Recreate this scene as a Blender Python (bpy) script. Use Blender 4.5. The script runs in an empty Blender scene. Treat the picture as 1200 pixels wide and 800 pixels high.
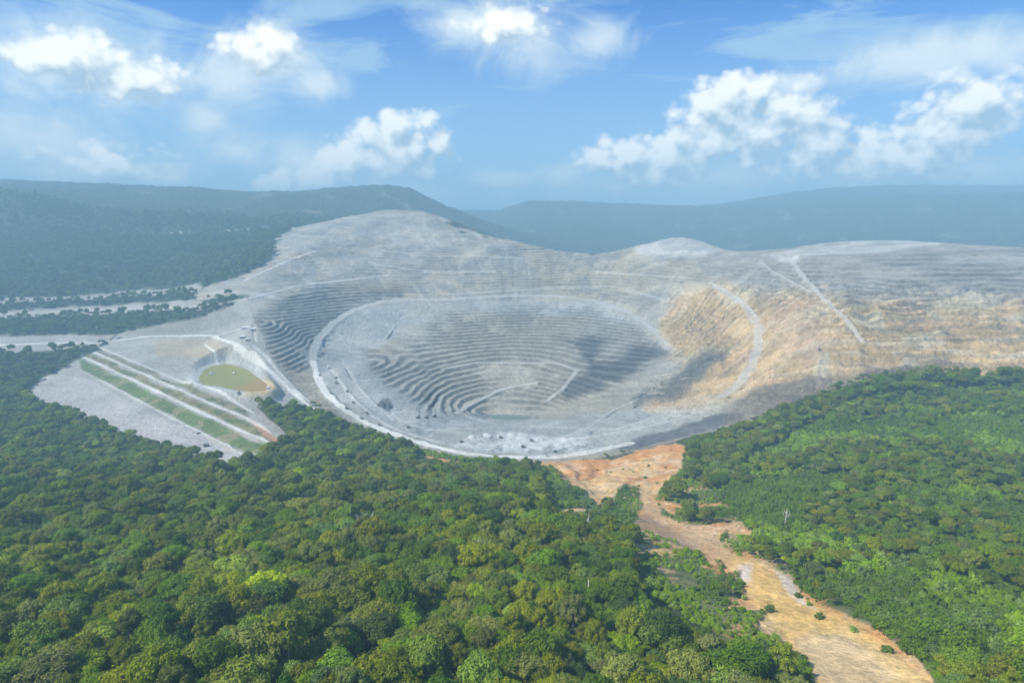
import bpy, bmesh, math, random
import numpy as np
from mathutils import Vector, Matrix
S = bpy.context.scene
COL = S.collection
rad = math.radians

# ------------------------------------------------------------------ camera
CAMZ = 420.0
PITCH = rad(11.2)
F_PX = 754.0                      # focal length in pixels of the 1200 px wide photograph
cam_d = bpy.data.cameras.new('camera')
cam_d.sensor_width = 36.0
cam_d.lens = 36.0 * F_PX / 1200.0
cam_d.clip_start = 1.0
cam_d.clip_end = 60000.0
cam = bpy.data.objects.new('camera', cam_d); COL.objects.link(cam)
cam.location = (0, 0, CAMZ)
cam.rotation_euler = (rad(90) - PITCH, 0, 0)
S.camera = cam

# ------------------------------------------------------------------ sun, exposure
SUN_EL, SUN_AZ = rad(46), rad(-108)        # azimuth from +Y (view direction) clockwise; negative = from the left
sun_d = bpy.data.lights.new('sun', 'SUN')
sun_d.energy = 5.0; sun_d.angle = rad(0.5); sun_d.color = (1.0, .94, .84)
sun = bpy.data.objects.new('sun', sun_d); COL.objects.link(sun)
to_sun = Vector((math.sin(SUN_AZ)*math.cos(SUN_EL), math.cos(SUN_AZ)*math.cos(SUN_EL), math.sin(SUN_EL)))
sun.rotation_euler = to_sun.to_track_quat('Z', 'Y').to_euler()
sun.location = to_sun * 3000
S.view_settings.view_transform = 'Standard'
S.view_settings.look = 'None'
S.view_settings.exposure = 0.42
S.view_settings.gamma = 1.0
S.view_settings.use_curve_mapping = False
S.render.engine = 'CYCLES'
cy = S.cycles
cy.use_denoising = True
cy.max_bounces = 5; cy.diffuse_bounces = 2; cy.glossy_bounces = 2; cy.transmission_bounces = 3
cy.volume_bounces = 1; cy.transparent_max_bounces = 8
cy.use_adaptive_sampling = True; cy.adaptive_threshold = 0.015

# ------------------------------------------------------------------ projection helpers (camera is real: used to survey the place)
CP, SP = math.cos(PITCH), math.sin(PITCH)
def ray(px, py):
    u = (px - 600.0) / F_PX; v = (py - 400.0) / F_PX
    return np.array((u, CP - v*SP, -SP - v*CP))
def unproj(px, py, Y):
    d = ray(px, py)
    return d[0]*Y/d[1], Y, CAMZ + d[2]*Y/d[1]
def project(X, Y, Z):
    z = Z - CAMZ
    dep = Y*CP - z*SP
    up = Y*SP + z*CP
    dep = np.maximum(dep, 1.0)
    return 600.0 + F_PX*X/dep, 400.0 - F_PX*up/dep

# ------------------------------------------------------------------ node helpers
def new_mat(name):
    m = bpy.data.materials.new(name); m.use_nodes = True
    m.node_tree.nodes.clear()
    return m, m.node_tree
class NT:
    def __init__(s, tree): s.t = tree
    def n(s, typ, **kw):
        nd = s.t.nodes.new(typ)
        for k, v in kw.items(): setattr(nd, k, v)
        return nd
    def l(s, a, b): s.t.links.new(a, b)
    def val(s, sock, v):
        if isinstance(v, bpy.types.NodeSocket): s.l(v, sock)
        else: sock.default_value = v
    def m(s, op, a, b=0.0, c=None, clamp=False):
        nd = s.n('ShaderNodeMath', operation=op, use_clamp=clamp)
        s.val(nd.inputs[0], a); s.val(nd.inputs[1], b)
        if c is not None: s.val(nd.inputs[2], c)
        return nd.outputs[0]
    def ss(s, x, lo, hi):
        nd = s.n('ShaderNodeMapRange', interpolation_type='SMOOTHSTEP')
        s.val(nd.inputs['Value'], x); s.val(nd.inputs['From Min'], lo); s.val(nd.inputs['From Max'], hi)
        return nd.outputs[0]
    def mix(s, f, a, b, blend='MIX'):
        nd = s.n('ShaderNodeMix', data_type='RGBA', blend_type=blend)
        s.val(nd.inputs[0], f)
        for k, v in ((6, a), (7, b)):
            if isinstance(v, bpy.types.NodeSocket): s.l(v, nd.inputs[k])
            else: nd.inputs[k].default_value = tuple(v)[:3] + (1,)
        return nd.outputs[2]
    def noise(s, vec, scale, detail=4, rough=.55, dist=0):
        nd = s.n('ShaderNodeTexNoise')
        if vec is not None: s.l(vec, nd.inputs['Vector'])
        nd.inputs['Scale'].default_value = scale; nd.inputs['Detail'].default_value = detail
        nd.inputs['Roughness'].default_value = rough; nd.inputs['Distortion'].default_value = dist
        return nd.outputs[0]

# ------------------------------------------------------------------ world: Nishita sky with cumulus
W = bpy.data.worlds.new('World'); S.world = W; W.use_nodes = True
W.cycles.sampling_method = 'MANUAL'; W.cycles.sample_map_resolution = 512
wt = NT(W.node_tree); W.node_tree.nodes.clear()
sky = wt.n('ShaderNodeTexSky', sky_type='NISHITA', sun_disc=False)
sky.sun_elevation = SUN_EL; sky.sun_rotation = SUN_AZ; sky.altitude = 200
sky.air_density = 1.0; sky.dust_density = 0.4; sky.ozone_density = 2.2
SKY_STR = 0.10
gen = wt.n('ShaderNodeTexCoord').outputs['Generated']
sep = wt.n('ShaderNodeSeparateXYZ'); wt.l(gen, sep.inputs[0])
az = wt.m('ARCTAN2', sep.outputs[0], sep.outputs[1])
el = wt.m('ARCSINE', sep.outputs[2])
def azel(px, py):
    d = ray(px, py); d = d/np.linalg.norm(d)
    return math.atan2(d[0], d[1]), math.asin(d[2])
# each cumulus: centre and radii (measured on the photograph in pixels, kept as azimuth and elevation)
SOFT = [(240, 140, 34, 34), (470, 226, 220, 20), (800, 218, 200, 24), (1100, 205, 160, 26), (120, 205, 160, 24), (310, 70, 76, 44), (262, 90, 80, 46), (370, 100, 50, 26), (600, 44, 96, 46), (555, 28, 60, 32), (700, 48, 56, 30),
        (276, 176, 60, 28), (938, 97, 44, 12), (655, 206, 44, 22), (110, 70, 130, 56), (50, 165, 90, 40), (1070, 70, 110, 26), (1150, 60, 90, 30), (350, 190, 70, 34), (590, 212, 60, 20)]
HARD = [(430, 160, 26, 24), (462, 150, 26, 20), (490, 156, 26, 24), (512, 166, 20, 18), (440, 186, 44, 34), (405, 196, 40, 26), (372, 212, 46, 22), (330, 218, 30, 16), (470, 182, 44, 30), (468, 174, 50, 34), (450, 196, 60, 24),
        (826, 122, 24, 20), (852, 112, 26, 20), (882, 110, 30, 22), (912, 122, 34, 24), (940, 138, 34, 28), (860, 138, 70, 34), (900, 160, 80, 40), (830, 168, 60, 34), (780, 184, 56, 28), (736, 182, 42, 22), (700, 190, 30, 18), (950, 180, 60, 36), (760, 206, 70, 20),
        (320, 56, 34, 22), (300, 68, 40, 22), (590, 30, 50, 18),
        (1040, 190, 80, 34), (1100, 160, 60, 36), (1150, 130, 50, 34), (80, 70, 60, 26), (150, 90, 60, 22), (140, 196, 60, 22)]
def blob(lst, a, e, k):
    best = None
    for (px, py, rx, ry) in lst:
        a0, e0 = azel(px, py)
        da = wt.m('MULTIPLY', wt.m('SUBTRACT', a, a0), F_PX/rx)
        de = wt.m('MULTIPLY', wt.m('SUBTRACT', e, e0), F_PX/ry)
        v = wt.m('MAXIMUM', wt.m('SUBTRACT', 1.0, wt.m('SQRT', wt.m('MULTIPLY_ADD', da, da, wt.m('MULTIPLY', de, de)))), -1.2)
        best = v if best is None else wt.m('SMOOTH_MAX', best, v, k)
    return best
def cloud_density(a, e, vec):
    best = wt.m('ADD', blob(HARD, a, e, .2), .36)
    vo = wt.n('ShaderNodeTexVoronoi', feature='F1'); wt.l(vec, vo.inputs['Vector'])
    vo.inputs['Scale'].default_value = 34.0; vo.inputs['Detail'].default_value = 1.5; vo.inputs['Roughness'].default_value = .55
    f1 = wt.noise(vec, 16.0, 7, .58, .3)
    b = wt.m('MULTIPLY_ADD', wt.m('SUBTRACT', .42, vo.outputs['Distance']), .75, best)
    return wt.m('MULTIPLY_ADD', wt.m('SUBTRACT', f1, .47), 1.5, b)
def dirvec(a, e):
    c = wt.n('ShaderNodeCombineXYZ'); wt.l(a, c.inputs[0]); wt.l(wt.m('MULTIPLY', e, 1.25), c.inputs[1]); c.inputs[2].default_value = 3.7
    return c.outputs[0]
dens = cloud_density(az, el, dirvec(az, el))
az2 = wt.m('SUBTRACT', az, 0.012); el2 = wt.m('ADD', el, 0.022)
dens2 = cloud_density(az2, el2, dirvec(az2, el2))
cover = wt.ss(dens, -0.10, 0.60)
softd = wt.m('MULTIPLY_ADD', wt.m('SUBTRACT', wt.noise(dirvec(az, el), 9.0, 8, .62, .6), .5), 2.2, blob(SOFT, az, el, .3))
soft_cover = wt.m('MULTIPLY', wt.ss(softd, -.15, .85), .80)
lit = wt.m('MULTIPLY_ADD', wt.m('SUBTRACT', dens, dens2), 1.1, 0.40, clamp=True)
thin = wt.ss(dens, 0.05, 0.9)
cl_col = wt.mix(lit, (.36, .47, .56), (1.0, .99, .93))
cv = wt.n('ShaderNodeCombineXYZ'); wt.l(az, cv.inputs[0]); wt.l(wt.m('MULTIPLY', el, 4.5), cv.inputs[1])
veil = wt.ss(wt.noise(cv.outputs[0], 3.2, 7, .62, .9), .42, .66)
low = wt.ss(el, 0.36, 0.05)
veil = wt.m('MAXIMUM', wt.m('MULTIPLY', veil, .72), wt.m('MULTIPLY', low, .62))
skyc = wt.n('ShaderNodeVectorMath', operation='SCALE'); wt.l(sky.outputs[0], skyc.inputs[0]); skyc.inputs['Scale'].default_value = SKY_STR
tint = wt.mix(1.0, skyc.outputs[0], (.15, .60, 1.22), 'MULTIPLY')
c1 = wt.mix(veil, tint, (.37, .55, .67))
c1 = wt.mix(soft_cover, c1, wt.mix(wt.ss(softd, .1, 1.1), (.50, .62, .70), (.74, .80, .80)))
c2 = wt.mix(wt.m('MULTIPLY', cover, .93), c1, cl_col)
bg = wt.n('ShaderNodeBackground'); wt.l(c2, bg.inputs[0]); bg.inputs[1].default_value = 1.0
wo = wt.n('ShaderNodeOutputWorld'); wt.l(bg.outputs[0], wo.inputs[0])

# ------------------------------------------------------------------ numpy noise
def _hash(ix, iy, seed):
    h = (ix.astype(np.int64)*374761393 + iy.astype(np.int64)*668265263 + seed*1274126177) & 0x7fffffff
    h = ((h ^ (h >> 13))*1274126177) & 0x7fffffff
    h = (h ^ (h >> 16)) & 0xffff
    return h.astype(np.float32)/65535.0
def vnoise(x, y, seed=0):
    xf = np.floor(x); yf = np.floor(y)
    fx = (x-xf).astype(np.float32); fy = (y-yf).astype(np.float32)
    fx = fx*fx*(3-2*fx); fy = fy*fy*(3-2*fy)
    a = _hash(xf, yf, seed); b = _hash(xf+1, yf, seed); c = _hash(xf, yf+1, seed); d = _hash(xf+1, yf+1, seed)
    return (a*(1-fx)+b*fx)*(1-fy) + (c*(1-fx)+d*fx)*fy
def fbm(x, y, wl, octv=4, seed=0, gain=.5):
    s = 0; amp = 1; tot = 0
    for k in range(octv):
        c, sn = math.cos(.6*k), math.sin(.6*k)
        s = s + amp*vnoise((x*c - y*sn)/wl + 17.3*k, (x*sn + y*c)/wl - 9.1*k, seed+k)
        tot += amp; amp *= gain; wl *= .48
    return s/tot
def sstep(x, lo, hi):
    t = np.clip((x-lo)/(hi-lo), 0, 1); return t*t*(3-2*t)

# ------------------------------------------------------------------ terrain survey: (px, py, distance) -> a smooth height field in world XY
CTRL = [
 # near hillside
 (-300,800,190),(0,800,190),(300,800,190),(600,800,190),(900,800,205),(1200,800,200),(1500,800,200),
 (0,660,345),(232,660,345),(600,660,331),(-200,600,480),(0,600,480),(232,600,470),(600,600,458),
 (450,545,720),(600,552,700),(340,520,760),(232,560,620),(-100,550,640),(520,545,730),
 # embankment and pond shelf on the left
 (260,530,790),(200,520,825),(100,472,1020),(0,448,1130),(-150,420,1300),(0,505,850),(-200,500,860),(300,500,880),(300,470,975),(232,475,950),(150,432,1150),
 (270,440,1080),(190,415,1230),(330,470,985),(240,410,1230),(280,390,1330),(232,370,1430),(100,380,1480),(0,400,1320),(-100,390,1400),
 (250,325,1800),(250,295,2100),(100,310,1950),(-100,310,1950),(250,270,2600),(0,260,2600),
 # rim and road of the pit
 (640,537,812),(500,522,848),(430,497,925),(385,462,1040),(369,432,1180),(375,400,1370),(420,365,1500),(460,350,1570),(600,345,1600),
 (700,352,1560),(770,385,1350),(790,410,1250),(760,517,828),(850,500,830),(968,462,915),
 (480,480,1000),(560,510,890),(700,500,920),(780,480,975),(460,440,1130),(420,420,1220),
 (540,488,1010),(640,491,1005),(600,485,1075),(560,482,1085),(640,484,1080),
 (600,430,1270),(500,420,1260),(430,425,1160),(470,455,1075),(660,440,1190),(600,400,1400),(600,370,1500),(700,400,1350),(760,430,1200),(700,450,1130),(520,380,1440),
 (600,310,1720),(600,290,1800),(450,300,1810),(450,247,2200),(490,247,2200),(415,254,2180),(530,264,2080),(470,275,1980),(400,280,1960),
 (322,420,1150),(300,375,1300),(335,350,1455),(345,440,1120),(375,475,985),(400,490,940),(340,335,1590),(400,328,1670),(285,345,1480),(300,310,1720),(340,290,1860),(380,266,2100),
 (560,300,2560),(640,312,2350),(700,322,2250),(760,316,2330),(850,318,2250),(920,318,2250),(1000,318,2250),(1200,318,2250),
 (690,301,1800),(870,298,1830),(850,304,2080),(700,314,2060),(930,303,2060),(752,306,2180),(1000,303,2060),(1100,300,2000),
 # right wall
 (840,335,1410),(880,360,1270),(890,390,1170),(880,430,1070),(850,460,985),(930,300,1420),(968,350,1160),(940,400,1045),(920,440,975),
 (900,310,1420),(760,290,1780),(800,279,1960),(720,300,1800),(700,330,1670),(830,300,1640),(968,285,1900),(968,315,1330),
 (1100,300,1420),(1100,350,1140),(1200,320,1260),(1100,420,965),(1250,420,945),(1400,350,1120),
 (968,490,800),(900,520,750),(968,560,560),(968,650,375),(850,600,500),(1200,500,700),(1200,600,450),(1200,700,290),(1450,600,450),
 (700,560,695),(780,540,745),(740,590,560),(660,600,520),(830,640,410),(900,700,310),(960,750,250),(720,650,360),
]
cp = np.array([unproj(*c) for c in CTRL])
def _phi(r2): return .5*r2*np.log(r2 + 1e-9)
A2 = cp[:, :2]/1000.0
n = len(A2)
K = _phi(((A2[:, None]-A2[None])**2).sum(-1)) + np.eye(n)*2e-4
P = np.c_[np.ones(n), A2]
sol = np.linalg.solve(np.block([[K, P], [P.T, np.zeros((3, 3))]]), np.r_[cp[:, 2], np.zeros(3)])
RW, RA = sol[:n], sol[n:]
def z_survey(X, Y):
    sh = X.shape; x = X.ravel()/1000.0; y = Y.ravel()/1000.0
    out = np.empty(x.shape)
    for i in range(0, len(x), 60000):
        xs, ys = x[i:i+60000], y[i:i+60000]
        r2 = (xs[:, None]-A2[:, 0])**2 + (ys[:, None]-A2[:, 1])**2
        out[i:i+60000] = _phi(r2) @ RW + RA[0] + RA[1]*xs + RA[2]*ys
    return out.reshape(sh)
RIDGES = [  # distance, front slope, back slope, crest as seen
 (3800, .17, .35, [(-500,214),(-200,205),(0,208),(100,216),(232,222),(300,226),(350,224),(400,221),(450,218),(480,222),(520,240),(580,262),(640,279),(690,296),(760,330),(900,380),(1500,420)]),
 (5200, .16, .3, [(-500,225),(300,240),(500,250),(580,247),(620,234),(660,234),(700,236),(760,239),(850,242),(950,237),(1000,231),(1200,226),(1600,224)]),
 (6600, .16, .3, [(-500,240),(600,246),(800,242),(850,238),(900,230),(968,221),(1050,216),(1200,215),(1600,214)]),
 (4600, .15, .3, [(-500,320),(500,350),(600,320),(640,304),(700,300),(760,308),(840,308),(900,302),(968,294),(1100,290),(1300,280),(1600,270)]),
]
def z_base(X, Y):
    zs = np.clip(z_survey(X, np.minimum(Y, 2700)), 60, 520)
    w = sstep(Y, 2330, 2750)
    z = zs*(1-w) + 190*w
    for i, (Yi, fs, bs, crest) in enumerate(RIDGES):
        pts = np.array([unproj(a, b, Yi) for a, b in crest])
        u = X/np.maximum(Y, 500)
        c = np.interp(u, pts[:, 0]/Yi, pts[:, 2])
        yc = Yi + 260*np.sin(X/900.0 + i) + (fbm(X, Y*0+i*77., 700, 3, 50+i)-.5)*300
        d = Y - yc
        # spurs and valleys grow away from the crest, so the skyline stays put
        spur = (fbm(X, Y, 520, 5, 30+i)-.5)
        zz = c - np.where(d < 0, -d*fs, d*bs) + spur*np.minimum(np.abs(d)*.28, 130) + (fbm(X, Y, 90, 3, 40+i)-.5)*9
        zz = zz - (1-sstep(Y, 1750, 2650))*320
        k = 14.0*sstep(Y, 1500, 2500) + .01
        m = np.maximum(z, zz); z = m + k*np.log1p(np.exp(-np.abs(z-zz)/k))
    return z
_my = np.exp(np.linspace(math.log(150), math.log(3600), 900))
def hit(px, py):
    d = ray(px, py)
    X = d[0]*_my/d[1]; Z = CAMZ + d[2]*_my/d[1]
    zb = z_base(X, _my)
    i = int(np.argmax(Z < zb)) if (Z < zb).any() else len(_my)-1
    if i > 0:
        a = Z[i-1]-zb[i-1]; b = Z[i]-zb[i]; t = a/(a-b+1e-9)
        Yh = _my[i-1] + t*(_my[i]-_my[i-1])
    else: Yh = _my[0]
    return unproj(px, py, Yh)

# fan-shaped grid, finer where the pit is
rows = []
y = 40.0
while y < 9000:
    rows.append(y)
    y += y*(.010 if y < 640 else .0024 if y < 960 else .0015 if y < 1960 else .0024 if y < 2300 else .004 if y < 2900 else .011)
rows = np.array(rows); NC = 1800
sc_ = np.linspace(-1.16, 1.16, NC)
GX = sc_[None, :]*(rows[:, None] + 60); GY = np.repeat(rows[:, None], NC, 1)
Z0 = z_base(GX, GY)
PX, PY = project(GX, GY, Z0)
inb = GY < 2600

def polysd(px, py, poly):
    """signed distance (positive inside)"""
    P_ = np.array(poly, float)
    best = np.full(px.shape, 1e9, np.float32); inside = np.zeros(px.shape, bool)
    for i in range(len(P_)):
        ax, ay = P_[i]; bx, by = P_[(i+1) % len(P_)]
        dx, dy = bx-ax, by-ay
        t = np.clip(((px-ax)*dx + (py-ay)*dy)/(dx*dx+dy*dy+1e-9), 0, 1)
        best = np.minimum(best, (px-ax-t*dx)**2 + (py-ay-t*dy)**2)
        if dy != 0:
            c = ((ay > py) != (by > py)) & (px < dx*(py-ay)/dy + ax)
            inside ^= c
    d = np.sqrt(best)
    return np.where(inside, d, -d)
wob = (fbm(GX, GY, 60, 5, 3, .62)-.5)*1.3
wob2 = (fbm(GX, GY, 60, 5, 13, .62)-.5)*1.3
def mask(poly, soft=6, wobble=14):
    P_ = np.array(poly, float)
    m = np.zeros(PX.shape, np.float32)
    wobble = np.broadcast_to(np.asarray(wobble, np.float32), PX.shape)
    pad = soft + float(wobble.max()) + 5
    sel = (PX > P_[:, 0].min()-pad) & (PX < P_[:, 0].max()+pad) & (PY > P_[:, 1].min()-pad) & (PY < P_[:, 1].max()+pad) & inb
    if sel.any():
        sd = polysd(PX[sel] + wob[sel]*wobble[sel], PY[sel] + wob2[sel]*wobble[sel]*.6, P_)
        m[sel] = sstep(sd, -soft*.5, soft*.5)
    return m
def road_field(pts_px, width):
    """world distance to a track traced on the terrain, and the level of its centre"""
    pts = []
    for i in range(len(pts_px)-1):
        a, b = np.array(pts_px[i], float), np.array(pts_px[i+1], float)
        k = max(2, int(np.hypot(*(b-a))/14))
        for t in np.linspace(0, 1, k, endpoint=False): pts.append(a+(b-a)*t)
    pts.append(np.array(pts_px[-1], float))
    W3 = np.array([hit(*p) for p in pts])
    zz = W3[:, 2].copy()
    for _ in range(4): zz[1:-1] = (zz[:-2]+zz[1:-1]*2+zz[2:])/4
    lo = W3[:, :2].min(0)-width*3; hi = W3[:, :2].max(0)+width*3
    sel = (GX > lo[0]) & (GX < hi[0]) & (GY > lo[1]) & (GY < hi[1])
    x, yv = GX[sel], GY[sel]
    bd = np.full(x.shape, 1e9); bz = np.zeros(x.shape)
    for i in range(len(W3)-1):
        ax, ay = W3[i, :2]; bx, by = W3[i+1, :2]; dx, dy = bx-ax, by-ay
        t = np.clip(((x-ax)*dx+(yv-ay)*dy)/(dx*dx+dy*dy+1e-9), 0, 1)
        d = np.hypot(x-ax-t*dx, yv-ay-t*dy)
        nb = d < bd
        bd = np.where(nb, d, bd); bz = np.where(nb, zz[i]+t*(zz[i+1]-zz[i]), bz)
    return sel, bd, bz

# ------------------------------------------------------------------ zones of the ground
PIT_OUT = [(296,372),(318,420),(345,455),(372,478),(400,494),(430,504),(470,517),(510,530),(560,538),(640,543),(720,533),(790,516),(815,508),(850,502),(880,494),(905,482),(935,472),(968,458),(1060,440),(1250,432),(1500,430),(1500,262),(1250,264),(1100,270),(968,276),(930,284),(876,290),(850,280),(820,268),(790,262),(764,274),(735,292),(690,296),(655,288),(640,278),(560,276),(522,256),(494,240),(440,240),(390,250),(340,265),(322,290),(318,305),(280,325),(240,336),(228,345),(230,352),(290,346)]
LEFT_SHELF = [(120,405),(140,392),(180,382),(232,372),(262,362),(290,346),(300,372),(320,420),(345,455),(370,478),(384,489),(350,482),(325,481),(300,476),(296,474),(310,485),(335,505),(350,520),(330,528),(315,532),(298,545),(270,552),(232,544),(180,526),(110,498),(40,476),(20,462),(60,440)]
FLAT_SHELF = LEFT_SHELF
ORANGE = [(486,528),(520,534),(555,539),(600,543),(640,541),(720,533),(790,517),(806,528),(803,548),(778,570),(772,582),(800,590),(790,600),(770,592),(800,612),(860,612),(882,622),(862,634),(842,636),(852,642),(880,652),(900,664),(925,675),(938,690),(958,704),(985,716),(1030,740),(1075,772),(1110,830),(960,830),(938,768),(915,750),(890,740),(882,728),(895,716),(842,714),(850,700),(872,692),(850,680),(846,660),(836,655),(842,668),(826,660),(815,645),(790,635),(760,625),(730,618),(724,610),(745,602),(736,585),(718,590),(706,588),(712,600),(652,602),(650,595),(704,597),(690,575),(668,562),(645,552),(600,550),(555,545),(520,541),(490,535)]
ORANGE_HOLE = [(735,566),(752,572),(756,590),(748,608),(728,612),(716,600),(722,580)]
m_pit = mask(PIT_OUT, 3, 7 + 26*sstep(GY, 1700, 2000))
m_pit *= sstep(GY, 2420, 2280)
m_shelf = mask(LEFT_SHELF, 3, 8)
for strip in ([(236,351),(120,358),(0,364),(-300,372),(-300,381),(0,374),(120,369),(236,364)], [(240,334),(120,343),(0,350),(-300,356),(-300,361),(0,356),(120,350),(232,342)], [(140,392),(60,392),(-300,398),(-300,418),(20,414),(110,408)]):
    m_shelf = np.maximum(m_shelf, mask(strip, 3, 9))
m_shelf = m_shelf*(1-m_pit)
m_orange = mask(ORANGE, 3, 20)*(1-mask(ORANGE_HOLE, 5, 16)*.6)

grass_hole = mask([(846,672),(868,668),(866,690),(850,700),(848,715),(828,700),(815,660)], 5, 14)
m_orange *= 1-grass_hole*.6

# ------------------------------------------------------------------ benches, floor, roads
Z = Z0.copy()
rough = (fbm(GX, GY, 70, 4, 1)-.5)
Z += np.where(inb, m_pit*rough*7, 0)
def terrace(z, h, n_, lo=.45):
    q = (z+n_)/h; fl = np.floor(q); f = q-fl
    return h*(fl + sstep(f, lo, 1.0)) - n_
BEN_L = [(296,372),(330,345),(400,330),(470,330),(470,348),(420,362),(386,390),(372,425),(352,440),(325,425)]
BEN_INL = [(426,412),(440,400),(462,402),(500,432),(520,470),(500,482),(476,462),(446,444)]
BEN_IN = [(470,402),(500,378),(560,362),(640,358),(700,362),(745,380),(765,400),(760,430),(720,455),(690,470),(650,482),(600,485),(530,486),(496,474),(505,440)]
BEN_FAR = [(250,352),(300,345),(320,325),(340,300),(400,280),(520,275),(640,290),(700,305),(790,300),(860,310),(960,300),(1500,290),(1500,400),(1000,400),(900,350),(840,340),(800,360),(780,375),(690,345),(600,338),(470,345),(380,350),(330,352)]
BEN_R = [(770,380),(810,350),(860,370),(875,400),(850,430),(800,420)]
BEN_R2 = [(850,320),(968,318),(1600,330),(1600,430),(960,440),(880,440),(900,400)]
bench = np.zeros(GX.shape, np.float32)
wn = (fbm(GX, GY, 150, 3, 7)-.5)*16 + (fbm(GX, GY, 22, 3, 8)-.5)*2.2
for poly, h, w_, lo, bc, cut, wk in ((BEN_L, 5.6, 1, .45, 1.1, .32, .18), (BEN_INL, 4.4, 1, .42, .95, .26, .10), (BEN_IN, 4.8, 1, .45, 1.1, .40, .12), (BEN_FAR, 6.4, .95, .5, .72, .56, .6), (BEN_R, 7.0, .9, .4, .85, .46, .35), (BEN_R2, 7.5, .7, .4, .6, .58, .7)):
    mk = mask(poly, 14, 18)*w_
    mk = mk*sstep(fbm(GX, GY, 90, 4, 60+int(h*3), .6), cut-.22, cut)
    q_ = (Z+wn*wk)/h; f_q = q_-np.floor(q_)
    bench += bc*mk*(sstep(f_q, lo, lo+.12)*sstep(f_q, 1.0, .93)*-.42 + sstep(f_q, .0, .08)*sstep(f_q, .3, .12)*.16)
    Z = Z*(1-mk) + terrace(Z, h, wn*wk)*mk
Z += np.where(inb, m_pit, 0)*((fbm(GX, GY, 14, 3, 5)-.5)*2.0)
# streaked gullies of the weathered right-hand wall
ctr = np.array(hit(620, 470))
ang = np.arctan2(GX-ctr[0], GY-ctr[1])
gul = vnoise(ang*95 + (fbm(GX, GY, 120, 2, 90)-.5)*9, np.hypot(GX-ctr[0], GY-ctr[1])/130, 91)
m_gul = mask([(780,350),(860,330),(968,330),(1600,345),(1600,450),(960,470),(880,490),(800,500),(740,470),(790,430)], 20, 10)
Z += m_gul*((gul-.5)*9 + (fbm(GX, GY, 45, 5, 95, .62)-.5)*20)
m_osl = mask([(650,545),(700,540),(735,560),(735,590),(712,590),(690,572)], 8, 8)
gul2 = vnoise(GX/9 + (fbm(GX, GY, 50, 2, 92)-.5)*3, GY/80, 93)
Z += m_osl*(gul2-.5)*5
Z += np.where(inb & (m_orange > 0), m_orange*((fbm(GX, GY, 18, 4, 94)-.5)*3.5 - 1.0), 0)

ROADS = [  # trace on the photograph, width in metres, brightness
 ('berm', [(367,424),(372,442),(380,458),(392,470),(410,484),(430,496),(460,508),(500,521),(545,531),(600,536),(650,536),(700,528),(738,519)], 13, 1.0),
 ('berm', [(384,428),(400,449),(416,468),(434,487),(470,505),(520,519)], 4, .55),
 ('ring', [(367,424),(368,410),(376,395),(390,378),(412,364),(450,351),(520,351),(600,346),(660,347),(700,352),(738,366),(768,388),(782,408)], 16, .20),
 ('right', [(838,336),(858,346),(878,362),(889,382),(889,402),(880,430),(866,450),(846,464)], 16, .10),
 ('right', [(832,331),(854,342),(875,356),(886,370)], 4, .6),
 ('upper', [(922,296),(930,308),(940,322),(956,340),(968,352),(990,372),(1010,400)], 9, .2),
 ('upper', [(890,305),(905,318),(925,328),(950,342)], 6, .25),
 ('upleft', [(-60,370),(120,363),(228,359),(262,357),(290,350),(320,342),(345,335),(400,329),(455,322)], 10, .5),
 ('upleft', [(286,329),(310,318),(340,304),(370,294)], 9, .5),
 ('hill', [(150,276),(232,273),(290,270),(345,267)], 12, .7),
 ('shelf', [(-60,406),(60,402),(118,402),(170,394),(232,393),(252,394),(278,403),(297,413),(310,428),(326,444),(345,461),(365,478)], 9, .8),
 ('shelf', [(297,405),(312,418),(330,440),(352,463),(372,477)], 6, .55),
 ('shelf', [(252,394),(280,386),(297,381),(300,400)], 5, .5),
 ('shelf', [(240,403),(254,414)], 5, .8),
 ('dam', [(95, 397.8),(140, 416.6),(190, 437.5),(232,455),(255,462),(280,473),(297,484)], 4, .55),
 ('dam', [(95, 405.8),(140, 425.6),(190, 447.5),(232,466),(260,478),(288,489),(300,496),(318,507)], 5, .62),
 ('dam', [(95, 416.6),(140, 437.7),(190, 461.2),(232,481),(262,495),(290,509),(322,522)], 6.5, .65),
 ('dam', [(95, 433.8),(140, 457.2),(190, 483.2),(232,505),(255,517),(280,530),(297,538)], 4, .5),
 ('track', [(388,405),(420,400),(452,398),(470,372),(500,360)], 4, .25), ('track', [(400,420),(416,448),(446,480),(490,500),(540,508)], 4, .3), ('track', [(420,446),(440,444),(456,443)], 3, .5),
 ('track', [(500,504),(560,501),(640,499),(720,503),(768,489)], 5, .25), ('track', [(560,522),(640,516),(700,510),(760,500),(800,490)], 5, .28),
 ('track', [(640,520),(690,500),(720,480),(760,462)], 4, .3), ('track', [(430,470),(462,492),(520,498),(570,494)], 4, .3),
 ('track', [(700,318),(760,322),(810,326)], 6, .35), ('track', [(440,292),(500,300),(560,300),(640,304)], 6, .3), ('track', [(420,306),(500,318),(580,318)], 6, .25),
 ('rampin', [(640,470),(660,455),(676,432),(650,424),(600,426),(560,424),(520,432)], 8, .22),
 ('ramp2', [(535,484),(560,470),(590,455),(630,448)], 8, .4),
 ('farroad', [(520,345),(640,338),(720,335),(780,352)], 8, .22),
]
m_road = np.zeros(GX.shape, np.float32); m_rbr = np.zeros(GX.shape, np.float32)
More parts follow.
